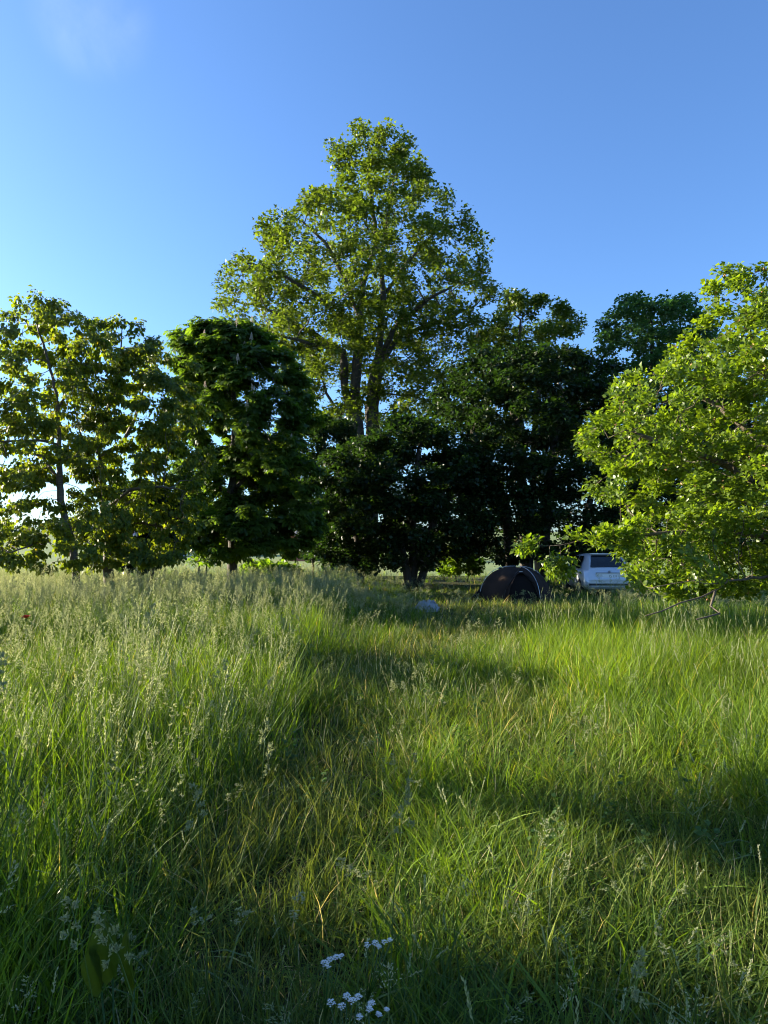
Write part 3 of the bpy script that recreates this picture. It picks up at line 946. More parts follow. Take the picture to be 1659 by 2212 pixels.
def stalks(rng, n, spread, hmin, hmax, kind, scale=1.0, r=.0016):
    """flowering stalks: verts, tris, tint, material index"""
    V, Fc, T, Mi = [], [], [], []

    def put(vs, fs, t, m):
        b = len(V)
        V.extend(vs); Fc.extend([tuple(i + b for i in f) for f in fs]); T.extend([t] * len(vs)); Mi.extend([m] * len(fs))
    for i in range(n):
        a = rng.uniform(0, 2 * np.pi); q = spread * rng.random() ** .6
        base = np.array([q * math.cos(a), q * math.sin(a), 0.0])
        H = rng.uniform(hmin, hmax)
        d = rng.uniform(0, 2 * np.pi); lean = abs(rng.normal(0, .13)); cv = rng.uniform(.05, .35)
        pts = [base]
        seg = 6
        for k in range(seg):
            ang = lean + cv * (k / seg) ** 2
            pts.append(pts[-1] + np.array([math.cos(d) * math.sin(ang), math.sin(d) * math.sin(ang), math.cos(ang)]) * H / seg)
        pts = np.array(pts)
        tt = float(np.clip(rng.normal(.45, .25), 0, 1))
        rr = r * scale
        vs, fs = [], []
        for k, p in enumerate(pts):
            w = rr * (1 - .5 * k / seg)
            for j in range(3):
                vs.append(p + np.array([math.cos(j * 2.094), math.sin(j * 2.094), 0]) * w)
        for k in range(seg):
            for j in range(3):
                j2 = (j + 1) % 3
                fs += [(k * 3 + j, k * 3 + j2, k * 3 + 3 + j2), (k * 3 + j, k * 3 + 3 + j2, k * 3 + 3 + j)]
        put(vs, fs, tt, 0)
        # a stem leaf or two
        for _ in range(2):
            k = rng.integers(1, 4); c = pts[k]; az_ = rng.uniform(0, 6.28); L = rng.uniform(.12, .25)
            o = np.array([math.cos(az_), math.sin(az_), 0]); sd = np.array([-o[1], o[0], 0]) * .003 * scale
            m = c + o * L * .45 + np.array([0, 0, L * .5]); e = c + o * L * .95 + np.array([0, 0, L * .45])
            put([c - sd, c + sd, m + sd, m - sd, e], [(0, 1, 2), (0, 2, 3), (3, 2, 4)], tt, 0)
        ax = pts[-1] - pts[-2]; ax = ax / np.linalg.norm(ax)
        st = float(np.clip(rng.normal(.5, .25), 0, 1))
        if kind == 'cocksfoot':
            hl = rng.uniform(.09, .15)
            ncl = rng.integers(5, 9)
            for c_ in range(ncl):
                u = c_ / (ncl - 1)
                o = rng.normal(0, 1, 3); o -= ax * (o @ ax); o /= np.linalg.norm(o)
                cl = pts[-1] - ax * hl * (1 - u) + o * (.030 * (1 - u) + .004) * rng.uniform(.5, 1.2) * scale
                for _ in range(9):
                    dd = ax * .8 + o * .5 + rng.normal(0, .55, 3)
                    v_, f_ = diamond(cl + rng.normal(0, .005, 3) * scale, dd, .017 * scale, .0035 * scale, rng)
                    put(v_, f_, float(np.clip(st + rng.normal(0, .12), 0, 1)), 1)
        elif kind == 'panicle':
            hl = rng.uniform(.13, .2)
            for b_ in range(11):
                u = b_ / 10
                o = rng.normal(0, 1, 3); o -= ax * (o @ ax); o /= np.linalg.norm(o)
                L = .065 * (1 - u * .75) * rng.uniform(.7, 1.2) * scale
                c0 = pts[-1] - ax * hl * (1 - u)
                for j in range(5):
                    c = c0 + (o * .8 + ax * .55) * L * (j + 1) / 5
                    v_, f_ = diamond(c, ax + o * .5 + rng.normal(0, .5, 3), .013 * scale, .0024 * scale, rng)
                    put(v_, f_[:2] if j % 2 else f_, float(np.clip(st + rng.normal(0, .12), 0, 1)), 1)
        else:   # narrow spike
            hl = rng.uniform(.07, .12)
            for b_ in range(26):
                u = b_ / 25
                o = rng.normal(0, 1, 3); o -= ax * (o @ ax); o /= np.linalg.norm(o)
                v_, f_ = diamond(pts[-1] - ax * hl * (1 - u), ax + o * .35, .016 * scale, .0025 * scale, rng)
                put(v_, f_[:2], float(np.clip(st + rng.normal(0, .1), 0, 1)), 1)
    return np.array(V), np.array(Fc), np.array(T), np.array(Mi)


def variant(nm, parts, mats):
    """merge (verts, tris, tint, matindex) into one unlinked source object"""
    V, Fc, T, Mi, off = [], [], [], [], 0
    for v, f, t, m in parts:
        V.append(v); Fc.append(f + off); T.append(t); Mi.append(m if hasattr(m, '__len__') else np.full(len(f), m)); off += len(v)
    me = np_mesh(nm, np.concatenate(V), np.concatenate(Fc), mats, np.concatenate(T), np.concatenate(Mi))
    return bpy.data.objects.new(nm, me)


def scatter(name, label, cat, pts, rot, scl, vid, itint, variants):
    me = bpy.data.meshes.new(name)
    me.vertices.add(len(pts)); me.vertices.foreach_set('co', np.ascontiguousarray(pts, np.float32).ravel())
    for nm, ty, dat, fld in (('rot', 'FLOAT_VECTOR', rot, 'vector'), ('scl', 'FLOAT_VECTOR', scl, 'vector'), ('vid', 'INT', vid, 'value'), ('itint', 'FLOAT', itint, 'value')):
        a = me.attributes.new(nm, ty, 'POINT')
        a.data.foreach_set(fld, np.ascontiguousarray(dat, np.int32 if ty == 'INT' else np.float32).ravel())
    o = link(name, me)
    for m in variants[0].data.materials: me.materials.append(m)
    ng = bpy.data.node_groups.new(name, 'GeometryNodeTree')
    ng.interface.new_socket('Geometry', in_out='INPUT', socket_type='NodeSocketGeometry')
    ng.interface.new_socket('Geometry', in_out='OUTPUT', socket_type='NodeSocketGeometry')
    N, L = ng.nodes, ng.links
    gi = N.new('NodeGroupInput'); go = N.new('NodeGroupOutput')
    jn = N.new('GeometryNodeJoinGeometry')
    for v in reversed(variants):
        oi = N.new('GeometryNodeObjectInfo'); oi.inputs['Object'].default_value = v; oi.inputs['As Instance'].default_value = False
        g2 = N.new('GeometryNodeGeometryToInstance')
        L.new(oi.outputs['Geometry'], g2.inputs[0]); L.new(g2.outputs[0], jn.inputs[0])

    def attr(nm, ty):
        n_ = N.new('GeometryNodeInputNamedAttribute'); n_.data_type = ty; n_.inputs['Name'].default_value = nm
        return n_.outputs[0]
    ip = N.new('GeometryNodeInstanceOnPoints')
    L.new(gi.outputs[0], ip.inputs['Points']); L.new(jn.outputs[0], ip.inputs['Instance'])
    ip.inputs['Pick Instance'].default_value = True
    L.new(attr('vid', 'INT'), ip.inputs['Instance Index'])
    L.new(attr('rot', 'FLOAT_VECTOR'), ip.inputs['Rotation'])
    L.new(attr('scl', 'FLOAT_VECTOR'), ip.inputs['Scale'])
    L.new(ip.outputs[0], go.inputs[0])
    md = o.modifiers.new('scatter', 'NODES'); md.node_group = ng
    tag(o, label, cat, kind='stuff')
    return o


def bake(name, label, cat, sets):
    """sets: (pts, rot, scl, vid, itint, variants); every tuft becomes real blades of one mesh"""
    V, Fc, T, off = [], [], [], 0
    for pts, rot, scl, vid, itint, vars_ in sets:
        for k, (tv, tf, tt) in enumerate(vars_):
            q = np.nonzero(vid == k)[0]
            if len(q) == 0: continue
            c, s_ = np.cos(rot[q, 2]), np.sin(rot[q, 2])
            v = tv[None] * scl[q][:, None]
            x = v[..., 0] * c[:, None] - v[..., 1] * s_[:, None]
            y = v[..., 0] * s_[:, None] + v[..., 1] * c[:, None]
            z = v[..., 2]
            x = x + z * rot[q, 0][:, None]; y = y + z * rot[q, 1][:, None]
            w = np.stack([x, y, z], 2) + pts[q][:, None]
            V.append(w.reshape(-1, 3)); Fc.append((tf[None] + (np.arange(len(q)) * len(tv))[:, None, None] + off).reshape(-1, 3))
            T.append(np.clip(tt[None] * np.where(tt > .9, 1.0, .86)[None] + np.where(tt > .9, 0, .38)[None] * (itint[q][:, None] - .42), 0, 1).ravel()); off += len(q) * len(tv)
    me = np_mesh(name, np.concatenate(V), np.concatenate(Fc), [sets[0][-1][0][3] if len(sets[0][-1][0]) > 3 else None], np.concatenate(T))
    return tag(link(name, me), label, cat, kind='stuff')


rg = np.random.default_rng(77)
def mixed(n, spread, lmin, lmax, w, lean, curve, segs, tint, straw):
    a = blades(rg, int(n * .68), spread, lmin, lmax, w, lean, curve, segs, tint, straw)
    b = blades(rg, int(n * .32), spread * 1.2, lmin * .7, lmax * .8, w * 1.9, lean * 1.8, curve * 1.4, segs, (tint[0] + .06, tint[1]), straw * .5)
    return np.concatenate([a[0], b[0]]), np.concatenate([a[1], b[1] + len(a[0])]), np.concatenate([a[2], b[2]])


TALL = [mixed(30, .12, .28, .85, .0068, .32, 1.25, 4, (.42, .30), .015) for _ in range(12)]
TALLM = [mixed(28, .14, .28, .85, .0074, .30, 1.2, 3, (.42, .30), .02) for _ in range(10)]
ARC = [mixed(30, .12, .28, .72, .0055, .38, 1.7, 4, (.46, .30), .02) for _ in range(12)]
ARCM = [mixed(28, .13, .28, .75, .0062, .36, 1.7, 4, (.48, .30), .02) for _ in range(10)]
LOW = [blades(rg, 28, .14, .12, .42, .0066, .75, 1.3, 4, (.42, .26), .05) for _ in range(7)]
LOWM = [blades(rg, 24, .17, .12, .42, .009, .75, 1.3, 3, (.44, .26), .08) for _ in range(6)]
FAR = [blades(rg, 18, .30, .35, .85, .013, .16, .8, 3, (.42, .2), .05) for _ in range(6)]
ST_C = [variant('cocksfoot_stalks', [stalks(rg, 3, .12, .75, 1.12, 'cocksfoot')], [M['stalk'], M['seed']]) for _ in range(6)]
ST_P = [variant('panicle_stalks', [stalks(rg, 4, .14, .7, 1.1, 'panicle')], [M['stalk'], M['seed']]) for _ in range(6)]
ST_S = [variant('spike_stalks', [stalks(rg, 4, .15, .6, 1.0, 'spike')], [M['stalk'], M['seed']]) for _ in range(3)]
ST_F = [variant('far_stalks', [stalks(rg, 7, .25, .75, 1.12, 'panicle', 1.6)], [M['stalk'], M['seed']]) for _ in range(4)]


def weedy(rng):
    V, Fc, T, off = [], [], [], 0
    for s in range(5):
        a = rng.uniform(0, 6.28); q = .12 * rng.random()
        b = np.array([q * math.cos(a), q * math.sin(a), 0]); H = rng.uniform(.18, .5)
        n = 10
        h = rng.random(n) ** .8
        pos = b + np.stack([np.zeros(n), np.zeros(n), h * H], 1)
        an = np.arange(n) * 2.4 + a
        ax = np.stack([np.cos(an), np.sin(an), rng.normal(.1, .25, n)], 1)
        v, f = place_leaves(LEAF['ovate'], pos, ax, np.array([0, 0, 1.0]) + rng.normal(0, .25, (n, 3)), rng.uniform(.025, .05, n))
        V.append(v); Fc.append(f + off); T.append(np.repeat(rng.random(n) * .8, 7)); off += len(v)
    return np.concatenate(V), np.concatenate(Fc), np.concatenate(T)


WEED = [variant('weed_clump', [(*weedy(rg), 0)], [M['weed']]) for _ in range(4)]


# how tall and how trampled the meadow is, place by place (metres from the viewer)
def gauss(x, y, cx, cy_, sx, sy):
    return np.exp(-((x - cx) / sx) ** 2 - ((y - cy_) / sy) ** 2)


PATH = np.array([(-1, -.4), (1.4, -.45), (3.0, -.55), (5, -.45), (8, -.3), (10, .2), (12.5, 1.4), (16, 2.0), (20, 2.8), (26, 3.2)])


def trample(x, y):
    pc = np.interp(y, PATH[:, 0], PATH[:, 1]); w = np.interp(y, [0, 4, 9, 13, 25], [.36, .45, .65, .9, 1.3])
    t = np.exp(-((x - pc + .22 * wob(x, y, 1.3, .4)) / w) ** 2) * .75
    t = t + .6 * gauss(x, y, -.5, 4.0, .4, 1.5) + .6 * gauss(x, y, -.6, 9.6, .8, .9) + .75 * gauss(x, y, 1.6, 12.5, 1.2, 1.3) + .9 * gauss(x, y, 3.9, 19.5, 1.9, 3.0) + .7 * gauss(x, y, 1.35, 3.3, .8, 1.7) + .75 * gauss(x, y, 1.2, 6.6, .7, 1.5)
    return np.clip(t + .12 * wob(x, y, 1.9, 2.2), 0, 1)


def tallness(x, y):
    """relative grass height"""
    left = sstep(-.55, -1.25, x + .3 * wob(x, y, .9, 1.7))
    h = .62 + .48 * left + .16 * gauss(x, y, .25, 2.4, .5, .9) + .36 * sstep(1.6, 2.3, x) * sstep(4, 5.2, y)
    h = h + .11 * wob(x, y, .7, .9) + .19 * wob(x, y, 1.9, 3.0) + .14 * wob(x, y, 4.3, 1.0)
    h = h - .50 * gauss(x, y, -.5, 4.2, .6, 1.8) - .30 * gauss(x, y, -.55, 1.8, .45, .7)
    h = h * (1 - .45 * sstep(13, 18, y) * sstep(-.2, 1.6, x))
    h = h * (1 - .50 * trample(x, y))
    h = h * (1 - .30 * sstep(1.8, .9, y))
    h = h * (1 - .26 * sstep(9, 18, y))
    return np.clip(h, .24, 1.1)


def sample(rng, y0, y1, dens, pad=2.0):
    """random ground points inside the view (with a margin) between two distances"""
    w1 = .56 * y1 + pad
    n = int(dens * 2 * w1 * (y1 - y0))
    x = rng.uniform(-w1, w1, n); y = rng.uniform(y0, y1, n)
    k = (np.abs(x) < .56 * y + pad) & (np.hypot(x, y) > .75)
    return x[k], y[k]


def off_limits(x, y):
    """tent floor and car"""
    return (np.hypot((x - 4.03) / 1.2, (y - 22.0) / 1.1) < 1) | ((np.abs(x - 7.65) < .95) & (y > 23.8) & (y < 28.3))


def emit(rng, x, y, nv, smin=.8, smax=1.2, tilt=.10, zs=None):
    k = ~off_limits(x, y); x, y = x[k], y[k]
    n = len(x)
    z = gh(x, y)
    s = rng.uniform(smin, smax, n)
    h = s if zs is None else s * zs[k]
    rot = np.stack([rng.normal(0, tilt, n), rng.normal(0, tilt, n), rng.uniform(0, 6.283, n)], 1)
    tint = np.clip(.5 + .5 * wob(x, y, .8, 1.0) + rng.normal(0, .2, n), 0, 1)
    return np.stack([x, y, z - .01], 1), rot, np.stack([s, s, h], 1), rng.integers(0, nv, n), tint


def merge(*e):
    return [np.concatenate(q) for q in zip(*e)]


rs = np.random.default_rng(101)
tall, arc, low, far, sc_, sp_, ss_, sf_, wd = [], [], [], [], [], [], [], [], []
for y0, y1, dens, pad, vt, va, vl in ((-.3, 2.2, 70, 1.0, TALL, ARC, LOW), (2.2, 5, 62, 1.0, TALL, ARC, LOW), (5, 9, 42, 1.2, TALLM, ARCM, LOWM), (9, 14, 26, 1.5, TALLM, ARCM, LOWM)):
    x, y = sample(rs, y0, y1, dens, pad)
    tr = trample(x, y); u = rs.random(len(x))
    right = sstep(1.2, 2.2, x) * sstep(2.5, 4.0, y)
    is_low = u < tr * .85
    is_arc = ~is_low & (rs.random(len(x)) < .30 + .65 * right)
    is_tall = ~is_low & ~is_arc
    H = tallness(x, y)
    tall.append((*emit(rs, x[is_tall], y[is_tall], len(vt), .85, 1.2, .20, H[is_tall]), vt))
    arc.append((*emit(rs, x[is_arc], y[is_arc], len(va), .85, 1.25, .2, H[is_arc]), va))
    low.append((*emit(rs, x[is_low], y[is_low], len(vl), .8, 1.2, .15), vl))
    # low undergrowth everywhere
    x, y = sample(rs, y0, y1, dens * .24, pad)
    low.append((*emit(rs, x, y, len(vl), .7, 1.1, .15), vl))
for y0, y1, dens in ((14, 20, 8), (20, 28, 4), (28, 41, 1.6)):
    x, y = sample(rs, y0, y1, dens, 3)
    tr = trample(x, y) > rs.random(len(x)) * 1.1
    far.append((*emit(rs, x[~tr], y[~tr], len(FAR), .9, 1.3, .1, tallness(x, y)[~tr]), FAR))
    low.append((*emit(rs, x[tr], y[tr], len(LOWM), 1.2, 1.8, .15, np.full(tr.sum(), .6)), LOWM))
# flowering stalks: thick on the left meadow, thin on the right
for y0, y1, dens in ((.2, 3, 12), (3, 6, 13), (6, 10, 14), (10, 15, 12)):
    x, y = sample(rs, y0, y1, dens)
    p = .25 + .75 * sstep(.6, -1.6, x + .6 * wob(x, y, .8, 2)) * sstep(2.0, 5, y) + .15 * wob(x, y, .9, 3)
    p = np.where(y < 3, .6 + .3 * wob(x, y, 1.3, 2), p) * (1 - .85 * trample(x, y)) * (1 - .75 * sstep(1.2, 2.2, x))
    k = rs.random(len(x)) < p
    x, y = x[k], y[k]; H = np.clip(tallness(x, y) * .98, .4, 1.05)
    g = rs.random(len(x)) + .25 * wob(x, y, .7, 4)
    a, b, c = g < .42, (g >= .42) & (g < .85), g >= .85
    sc_.append(emit(rs, x[a], y[a], len(ST_C), .85, 1.15, .10, H[a])); sp_.append(emit(rs, x[b], y[b], len(ST_P), .85, 1.15, .10, H[b])); ss_.append(emit(rs, x[c], y[c], len(ST_S), .85, 1.15, .1, H[c]))
for y0, y1, dens in ((1.2, 5, 7), (5, 10, 7), (10, 16, 4)):
    x, y = sample(rs, y0, y1, dens)
    k = rs.random(len(x)) < (.75 + .35 * wob(x, y, 1.0, 7)) * (1 - .6 * trample(x, y))
    x, y = x[k], y[k]
    ss_.append(emit(rs, x, y, len(ST_S), .75, 1.15, .22, np.clip(tallness(x, y) * 1.1, .4, 1.05)))
for y0, y1, dens in ((14, 20, 7), (20, 27, 3.5), (27, 36, 1.5)):
    x, y = sample(rs, y0, y1, dens, 3)
    p = .16 + .95 * sstep(.8, -1.0, x + .8 * wob(x, y, .5, 2) - .03 * (y - 14))
    k = rs.random(len(x)) < p * (1 - trample(x, y))
    x, y = x[k], y[k]
    sf_.append(emit(rs, x, y, len(ST_F), .85, 1.2, .12, np.clip(tallness(x, y), .5, 1.0)))
x, y = sample(rs, 3.4, 12, 3.5)
k = rs.random(len(x)) < .35 + .5 * wob(x, y, 1.2, 6)
wd.append(emit(rs, x[k], y[k], len(WEED), .6, 1.0, .1))
for nm, lab, st_, mk in (('tall_grass', 'tall upright green meadow grass in thick tufts', tall, 'grass'), ('arching_grass', 'fine bright grass bending over in arcs', arc, 'fine_grass'),
                       ('trampled_grass', 'low trampled grass with straw blades along the worn track', low, 'trampled'), ('distant_grass', 'rough meadow grass around the feet of the trees', far, 'grass')):
    o = bake(nm, lab, 'grass', st_)
    o.data.materials.clear(); o.data.materials.append(M[mk])
    print(nm, len(o.data.polygons))
scatter('cocksfoot_seed_heads', 'lumpy pale cocksfoot seed heads on tall stalks', 'seed heads', *merge(*sc_), ST_C)
scatter('feathery_seed_heads', 'feathery cream grass panicles standing over the meadow', 'seed heads', *merge(*sp_), ST_P)
scatter('narrow_seed_heads', 'narrow green grass spikes on thin stalks', 'seed heads', *merge(*ss_), ST_S)
scatter('distant_seed_heads', 'hazy cream seed heads before the trees', 'seed heads', *merge(*sf_), ST_F)
scatter('weeds', 'small broad-leaved weeds between the grass tufts', 'weeds', *merge(*wd), WEED)

# ------------------------------------------------------------------ dome tent
M['tent'] = plain('tent_fabric', (.030, .020, .016), .9, noise=.25, nscale=4, bump=.2, spec=.12)
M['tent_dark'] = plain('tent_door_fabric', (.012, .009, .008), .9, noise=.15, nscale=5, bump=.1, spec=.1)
M['black_web'] = plain('black_webbing', (.012, .012, .013), .6)
M['alu'] = plain('pole_alloy', (.50, .52, .55), .35, metal=.8)
M['tagw'] = plain('woven_tag', (.5, .5, .5), .7)
M['cord'] = plain('guy_cord', (.10, .10, .09), .7)


def build_tent():
    x0, y0 = 4.03, 22.0
    root = empty('dome_tent', (x0, y0, float(gh(x0, y0))))
    H, RX, RY = 1.05, 1.13, 1.06
    pole_az = [R(195), R(15), R(300), R(120), R(243), R(352)]

    def surf(az_, t, o=0.0):
        """t 0 at the ground .. 1 at the top"""
        sag = 0.0
        d = min(abs((az_ - p + math.pi) % (2 * math.pi) - math.pi) for p in pole_az)
        sag = .085 * (1 - math.exp(-(d / .30) ** 2)) * math.sin(math.pi * min(1, t * 1.05)) ** .8 * (1 - t) ** .35
        a = t * math.pi / 2
        r = math.cos(a) ** .78 + o - sag
        z = H * math.sin(a) ** .92 * (1 + o * .5) - sag * .25
        return Vector((RX * r * math.cos(az_), RY * r * math.sin(az_), z + o * .6))
    nA, nT = 96, 22
    # fly sheet without the door sector
    door = (R(250), R(293))
    vs, fs = [], []
    for j in range(nT + 1):
        for i in range(nA):
            vs.append(surf(2 * math.pi * i / nA, j / nT * .995))
    for j in range(nT):
        for i in range(nA):
            fs.append((j * nA + i, j * nA + (i + 1) % nA, (j + 1) * nA + (i + 1) % nA, (j + 1) * nA + i))
    fs.append(tuple(nT * nA + i for i in range(nA)))
    MB().add(vs, fs).build('fly_sheet', M['tent'], root, True)
    # door panel: an arched opening on the front, in darker fabric under its hood
    vs, fs = [], []
    n, m = 18, 14
    for j in range(m + 1):
        for i in range(n + 1):
            u = i / n * 2 - 1
            az_ = R(274) + u * R(25)
            top = .60 * (1 - abs(u) ** 2.4) + .02
            vs.append(surf(az_, top * j / m, .012))
    for j in range(m):
        for i in range(n):
            a = j * (n + 1) + i
            fs.append((a, a + 1, a + n + 2, a + n + 1))
    d = MB().add(vs, fs).build('door', M['tent_dark'], root, True)
    pts = [surf(R(274) + (i / 24 * 2 - 1) * R(25.5), .605 * (1 - abs(i / 24 * 2 - 1) ** 2.4) + .02, .022) for i in range(25)]
    MB().tube(pts, .012, 6).build('zip', M['black_web'], d)
    # hood over the door
    vs, fs = [], []
    for i in range(25):
        u = i / 24 * 2 - 1
        a = surf(R(274) + u * R(27), .63 * (1 - abs(u) ** 2.4) + .03, .014); b = surf(R(274) + u * R(25), .57 * (1 - abs(u) ** 2.4) + .0, .075)
        vs += [a, b]
    for i in range(24):
        fs.append((2 * i, 2 * i + 1, 2 * i + 3, 2 * i + 2))
    MB().add(vs, fs).build('hood', M['tent'], root, True)
    # poles, clips
    poles = [[surf(R(195), k / 16, .03) for k in range(17)] + [surf(R(15), 1 - k / 16, .03) for k in range(1, 17)],
             [surf(R(300), k / 16, .03) for k in range(17)] + [surf(R(120), 1 - k / 16, .03) for k in range(1, 17)]]
    brow = []
    for k in range(33):
        u = k / 32
        azk = R(243) + (R(352) - R(243)) * (u ** 1.0)
        brow.append(surf(azk, .86 * math.sin(math.pi * u) ** .62, .028))
    poles.append(brow)
    for q, pp in enumerate(poles):
        po = MB().tube(pp, .0075, 7).build('pole', M['alu'] if q < 2 else M['black_web'], root, True)
        for k in range(2, len(pp) - 2, 4):
            c = pp[k]; inw = (Vector((0, 0, .3)) - c).normalized()
            MB().tube([c - inw * .012, c + inw * .045], .011, 5).build('clip', M['black_web'], po)
    # brand-free tag, side flaps and guy lines
    t = surf(R(277), .655, .03)
    MB().box(-.05, .05, -.004, .004, -.008, .008).build('tag', M['tagw'], root, loc=t)
    for az_, L in ((R(200), .42), (R(20), .35), (R(110), .4)):
        a = surf(az_, .34, .02); g = surf(az_, 0, L)
        g.z = .02
        MB().tube([a, g], .004, 4).build('guy_line', M['cord'], root)
    a = surf(R(192), .30, .01); b = surf(R(192), 0, .33); c = surf(R(206), 0, .02)
    MB().add([a, Vector((b.x, b.y, .02)), Vector((c.x, c.y, .01)), a + Vector((0, .03, -.01))], [(0, 1, 2), (0, 2, 3), (0, 3, 1)]).build('side_flap', M['tent_dark'], root)
    tag(root, 'dark brown dome tent with silver poles, pitched before the hawthorn', 'tent')


build_tent()

# ------------------------------------------------------------------ car
M['paint'] = plain('silver_paint', (.55, .58, .62), .28, metal=.25, coat=.6)
M['glass'] = plain('car_glass', (.012, .015, .018), .06, spec=.6)
M['rubber'] = plain('tyre_rubber', (.02, .02, .02), .85)
M['rim'] = plain('wheel_rim', (.45, .46, .48), .35, metal=.9)
M['lamp'] = plain('tail_lamp', (.42, .12, .10), .25, coat=.5)
M['plate'] = plain('plate_white', (.78, .78, .76), .5)
M['ink'] = plain('plate_ink', (.015, .015, .018), .6)
M['trim'] = plain('dark_trim', (.02, .021, .023), .6)


def build_car():
    x0, y0 = 7.62, 24.0
    root = empty('hatchback_car', (x0, y0, float(gh(x0, y0))), R(-3))
    # stations: y, half width at sill, half width at belt, half width at roof, z bottom, z belt, z top
    S = [(0.00, .70, .72, .66, .34, .50, .58), (.05, .80, .82, .74, .26, .58, .74), (.12, .83, .845, .70, .24, .74, .90), (.20, .84, .85, .66, .23, .86, .955),
         (.45, .845, .85, .585, .22, .90, 1.20), (.70, .845, .85, .565, .22, .90, 1.40), (.85, .845, .85, .57, .22, .90, 1.43), (1.5, .845, .85, .59, .22, .89, 1.45), (2.2, .845, .85, .585, .22, .88, 1.42),
         (2.55, .845, .85, .60, .22, .87, 1.25), (3.0, .84, .845, .68, .22, .86, .95), (3.4, .83, .83, .70, .22, .80, .87), (3.8, .80, .79, .66, .24, .70, .78), (3.95, .74, .72, .58, .28, .60, .68), (4.0, .64, .62, .5, .34, .5, .56)]
    vs, fs = [], []
    n = 0
    for (y, ws, wbt, wr, zb, zbt, zt) in S:
        half = [(0, zb), (ws * .86, zb), (ws, zb + .10), (wbt + .012, (zb + zbt) / 2 + .06), (wbt, zbt - .03), (wbt - .03, zbt), (wr + .02, zt - .07), (wr - .05, zt - .015), (wr * .5, zt), (0, zt + .006)]
        ring = [(x, y, z) for x, z in half] + [(-x, y, z) for x, z in half[-2:0:-1]]
        n = len(ring); vs += ring
    for s in range(len(S) - 1):
        for k in range(n):
            fs.append((s * n + k, s * n + (k + 1) % n, (s + 1) * n + (k + 1) % n, (s + 1) * n + k))
    fs.append(tuple(range(n))); fs.append(tuple((len(S) - 1) * n + k for k in range(n))[::-1])
    body = MB().add(vs, fs).build('body', M['paint'], root, True)
    md = body.modifiers.new('edge', 'EDGE_SPLIT'); md.split_angle = R(48)

    def slope(z, o=.012):
        """a point on the tailgate glass plane"""
        y = np.interp(z, [.955, 1.20, 1.40], [.20, .45, .70])
        return y - o * .75, z + o * .65
    # rear window
    vs, fs = [], []
    for j in range(7):
        z = .975 + j / 6 * .385
        w = np.interp(z, [.97, 1.2, 1.4], [.61, .535, .475])
        yy, zz = slope(z)
        vs += [(-w, yy, zz), (w, yy, zz)]
    for j in range(6): fs.append((2 * j, 2 * j + 1, 2 * j + 3, 2 * j + 2))
    MB().add(vs, fs).build('rear_window', M['glass'], root, True)
    MB().box(-.5, .5, .60, .80, 1.415, 1.447).build('roof_spoiler', M['paint'], root)
    MB().box(-.46, .46, .603, .66, 1.37, 1.412).build('spoiler_shadow_strip', M['trim'], root)  # dark strip stands in for the spoiler's shadow along the window top
    # tailgate recess, plate, emblem, seams
    MB().box(-.47, .47, .028, .05, .60, .79).build('plate_recess', M['paint'], root)
    MB().box(-.47, .47, .018, .03, .785, .805).build('recess_lip', M['trim'], root)
    pl = MB().box(-.252, .252, .012, .026, .63, .74).build('number_plate', M['plate'], root)
    cu = bpy.data.curves.new('plate_text', 'FONT'); cu.body = '15 131'; cu.size = .118; cu.align_x = 'RIGHT'; cu.align_y = 'CENTER'; cu.extrude = .0005; cu.space_character = 1.06
    to = bpy.data.objects.new('plate_text', cu); COL.objects.link(to)
    dg = bpy.context.evaluated_depsgraph_get()
    me = bpy.data.meshes.new_from_object(to.evaluated_get(dg)); bpy.data.objects.remove(to)
    me.materials.clear(); me.materials.append(M['ink'])
    o = link('plate_text', me, pl, (.235, .0105, .684)); o.rotation_euler = (R(90), 0, 0); o.scale = (.8, 1, 1)
    e = MB().tube([(0, .075, .845), (0, .055, .845)], .045, 20).build('emblem', M['rim'], root, True); e.scale = (1, 1, .75); e.location.z = .845 * .25
    MB().box(-.72, .72, -.008, .0, .525, .533).build('bumper_seam', M['trim'], root)
    MB().box(-.70, .70, -.012, .02, .37, .44).build('bumper_strip', M['trim'], root)
    for s in (-1, 1):
        MB().add([(s * .56, .035, .62), (s * .785, .06, .62), (s * .83, .15, .66), (s * .80, .17, .84), (s * .60, .12, .84), (s * .54, .06, .74)], [(0, 1, 2, 3, 4, 5)]).build('tail_light', M['lamp'], root)
        # side windows
        MB().add([(s * .845, .75, .93), (s * .835, 1.55, .92), (s * .655, 1.50, 1.36), (s * .64, .95, 1.36)], [(0, 1, 2, 3)]).build('side_window', M['glass'], root)
        MB().add([(s * .835, 1.62, .92), (s * .825, 2.75, .91), (s * .67, 2.3, 1.33), (s * .66, 1.57, 1.36)], [(0, 1, 2, 3)]).build('side_window', M['glass'], root)
        MB().box(*sorted((s * .84, s * 1.0)), 2.45, 2.55, .92, 1.06).build('wing_mirror', M['paint'], root)
        for y in (.78, 3.25):
            wh = MB().tube([(s * .70, y, .29), (s * .865, y, .29)], .29, 28).build('wheel', M['rubber'], root)
            MB().tube([(s * .86, y, .29), (s * .872, y, .29)], .185, 20).build('rim', M['rim'], wh)
    MB().add([(-.62, 2.28, 1.40), (.62, 2.28, 1.40), (.70, 2.98, .98), (-.70, 2.98, .98)], [(0, 1, 2, 3)]).build('windscreen', M['glass'], root, loc=(0, .02, .015))
    tag(root, 'pale silver hatchback parked behind the apple branches, rear towards the meadow', 'car')


build_car()

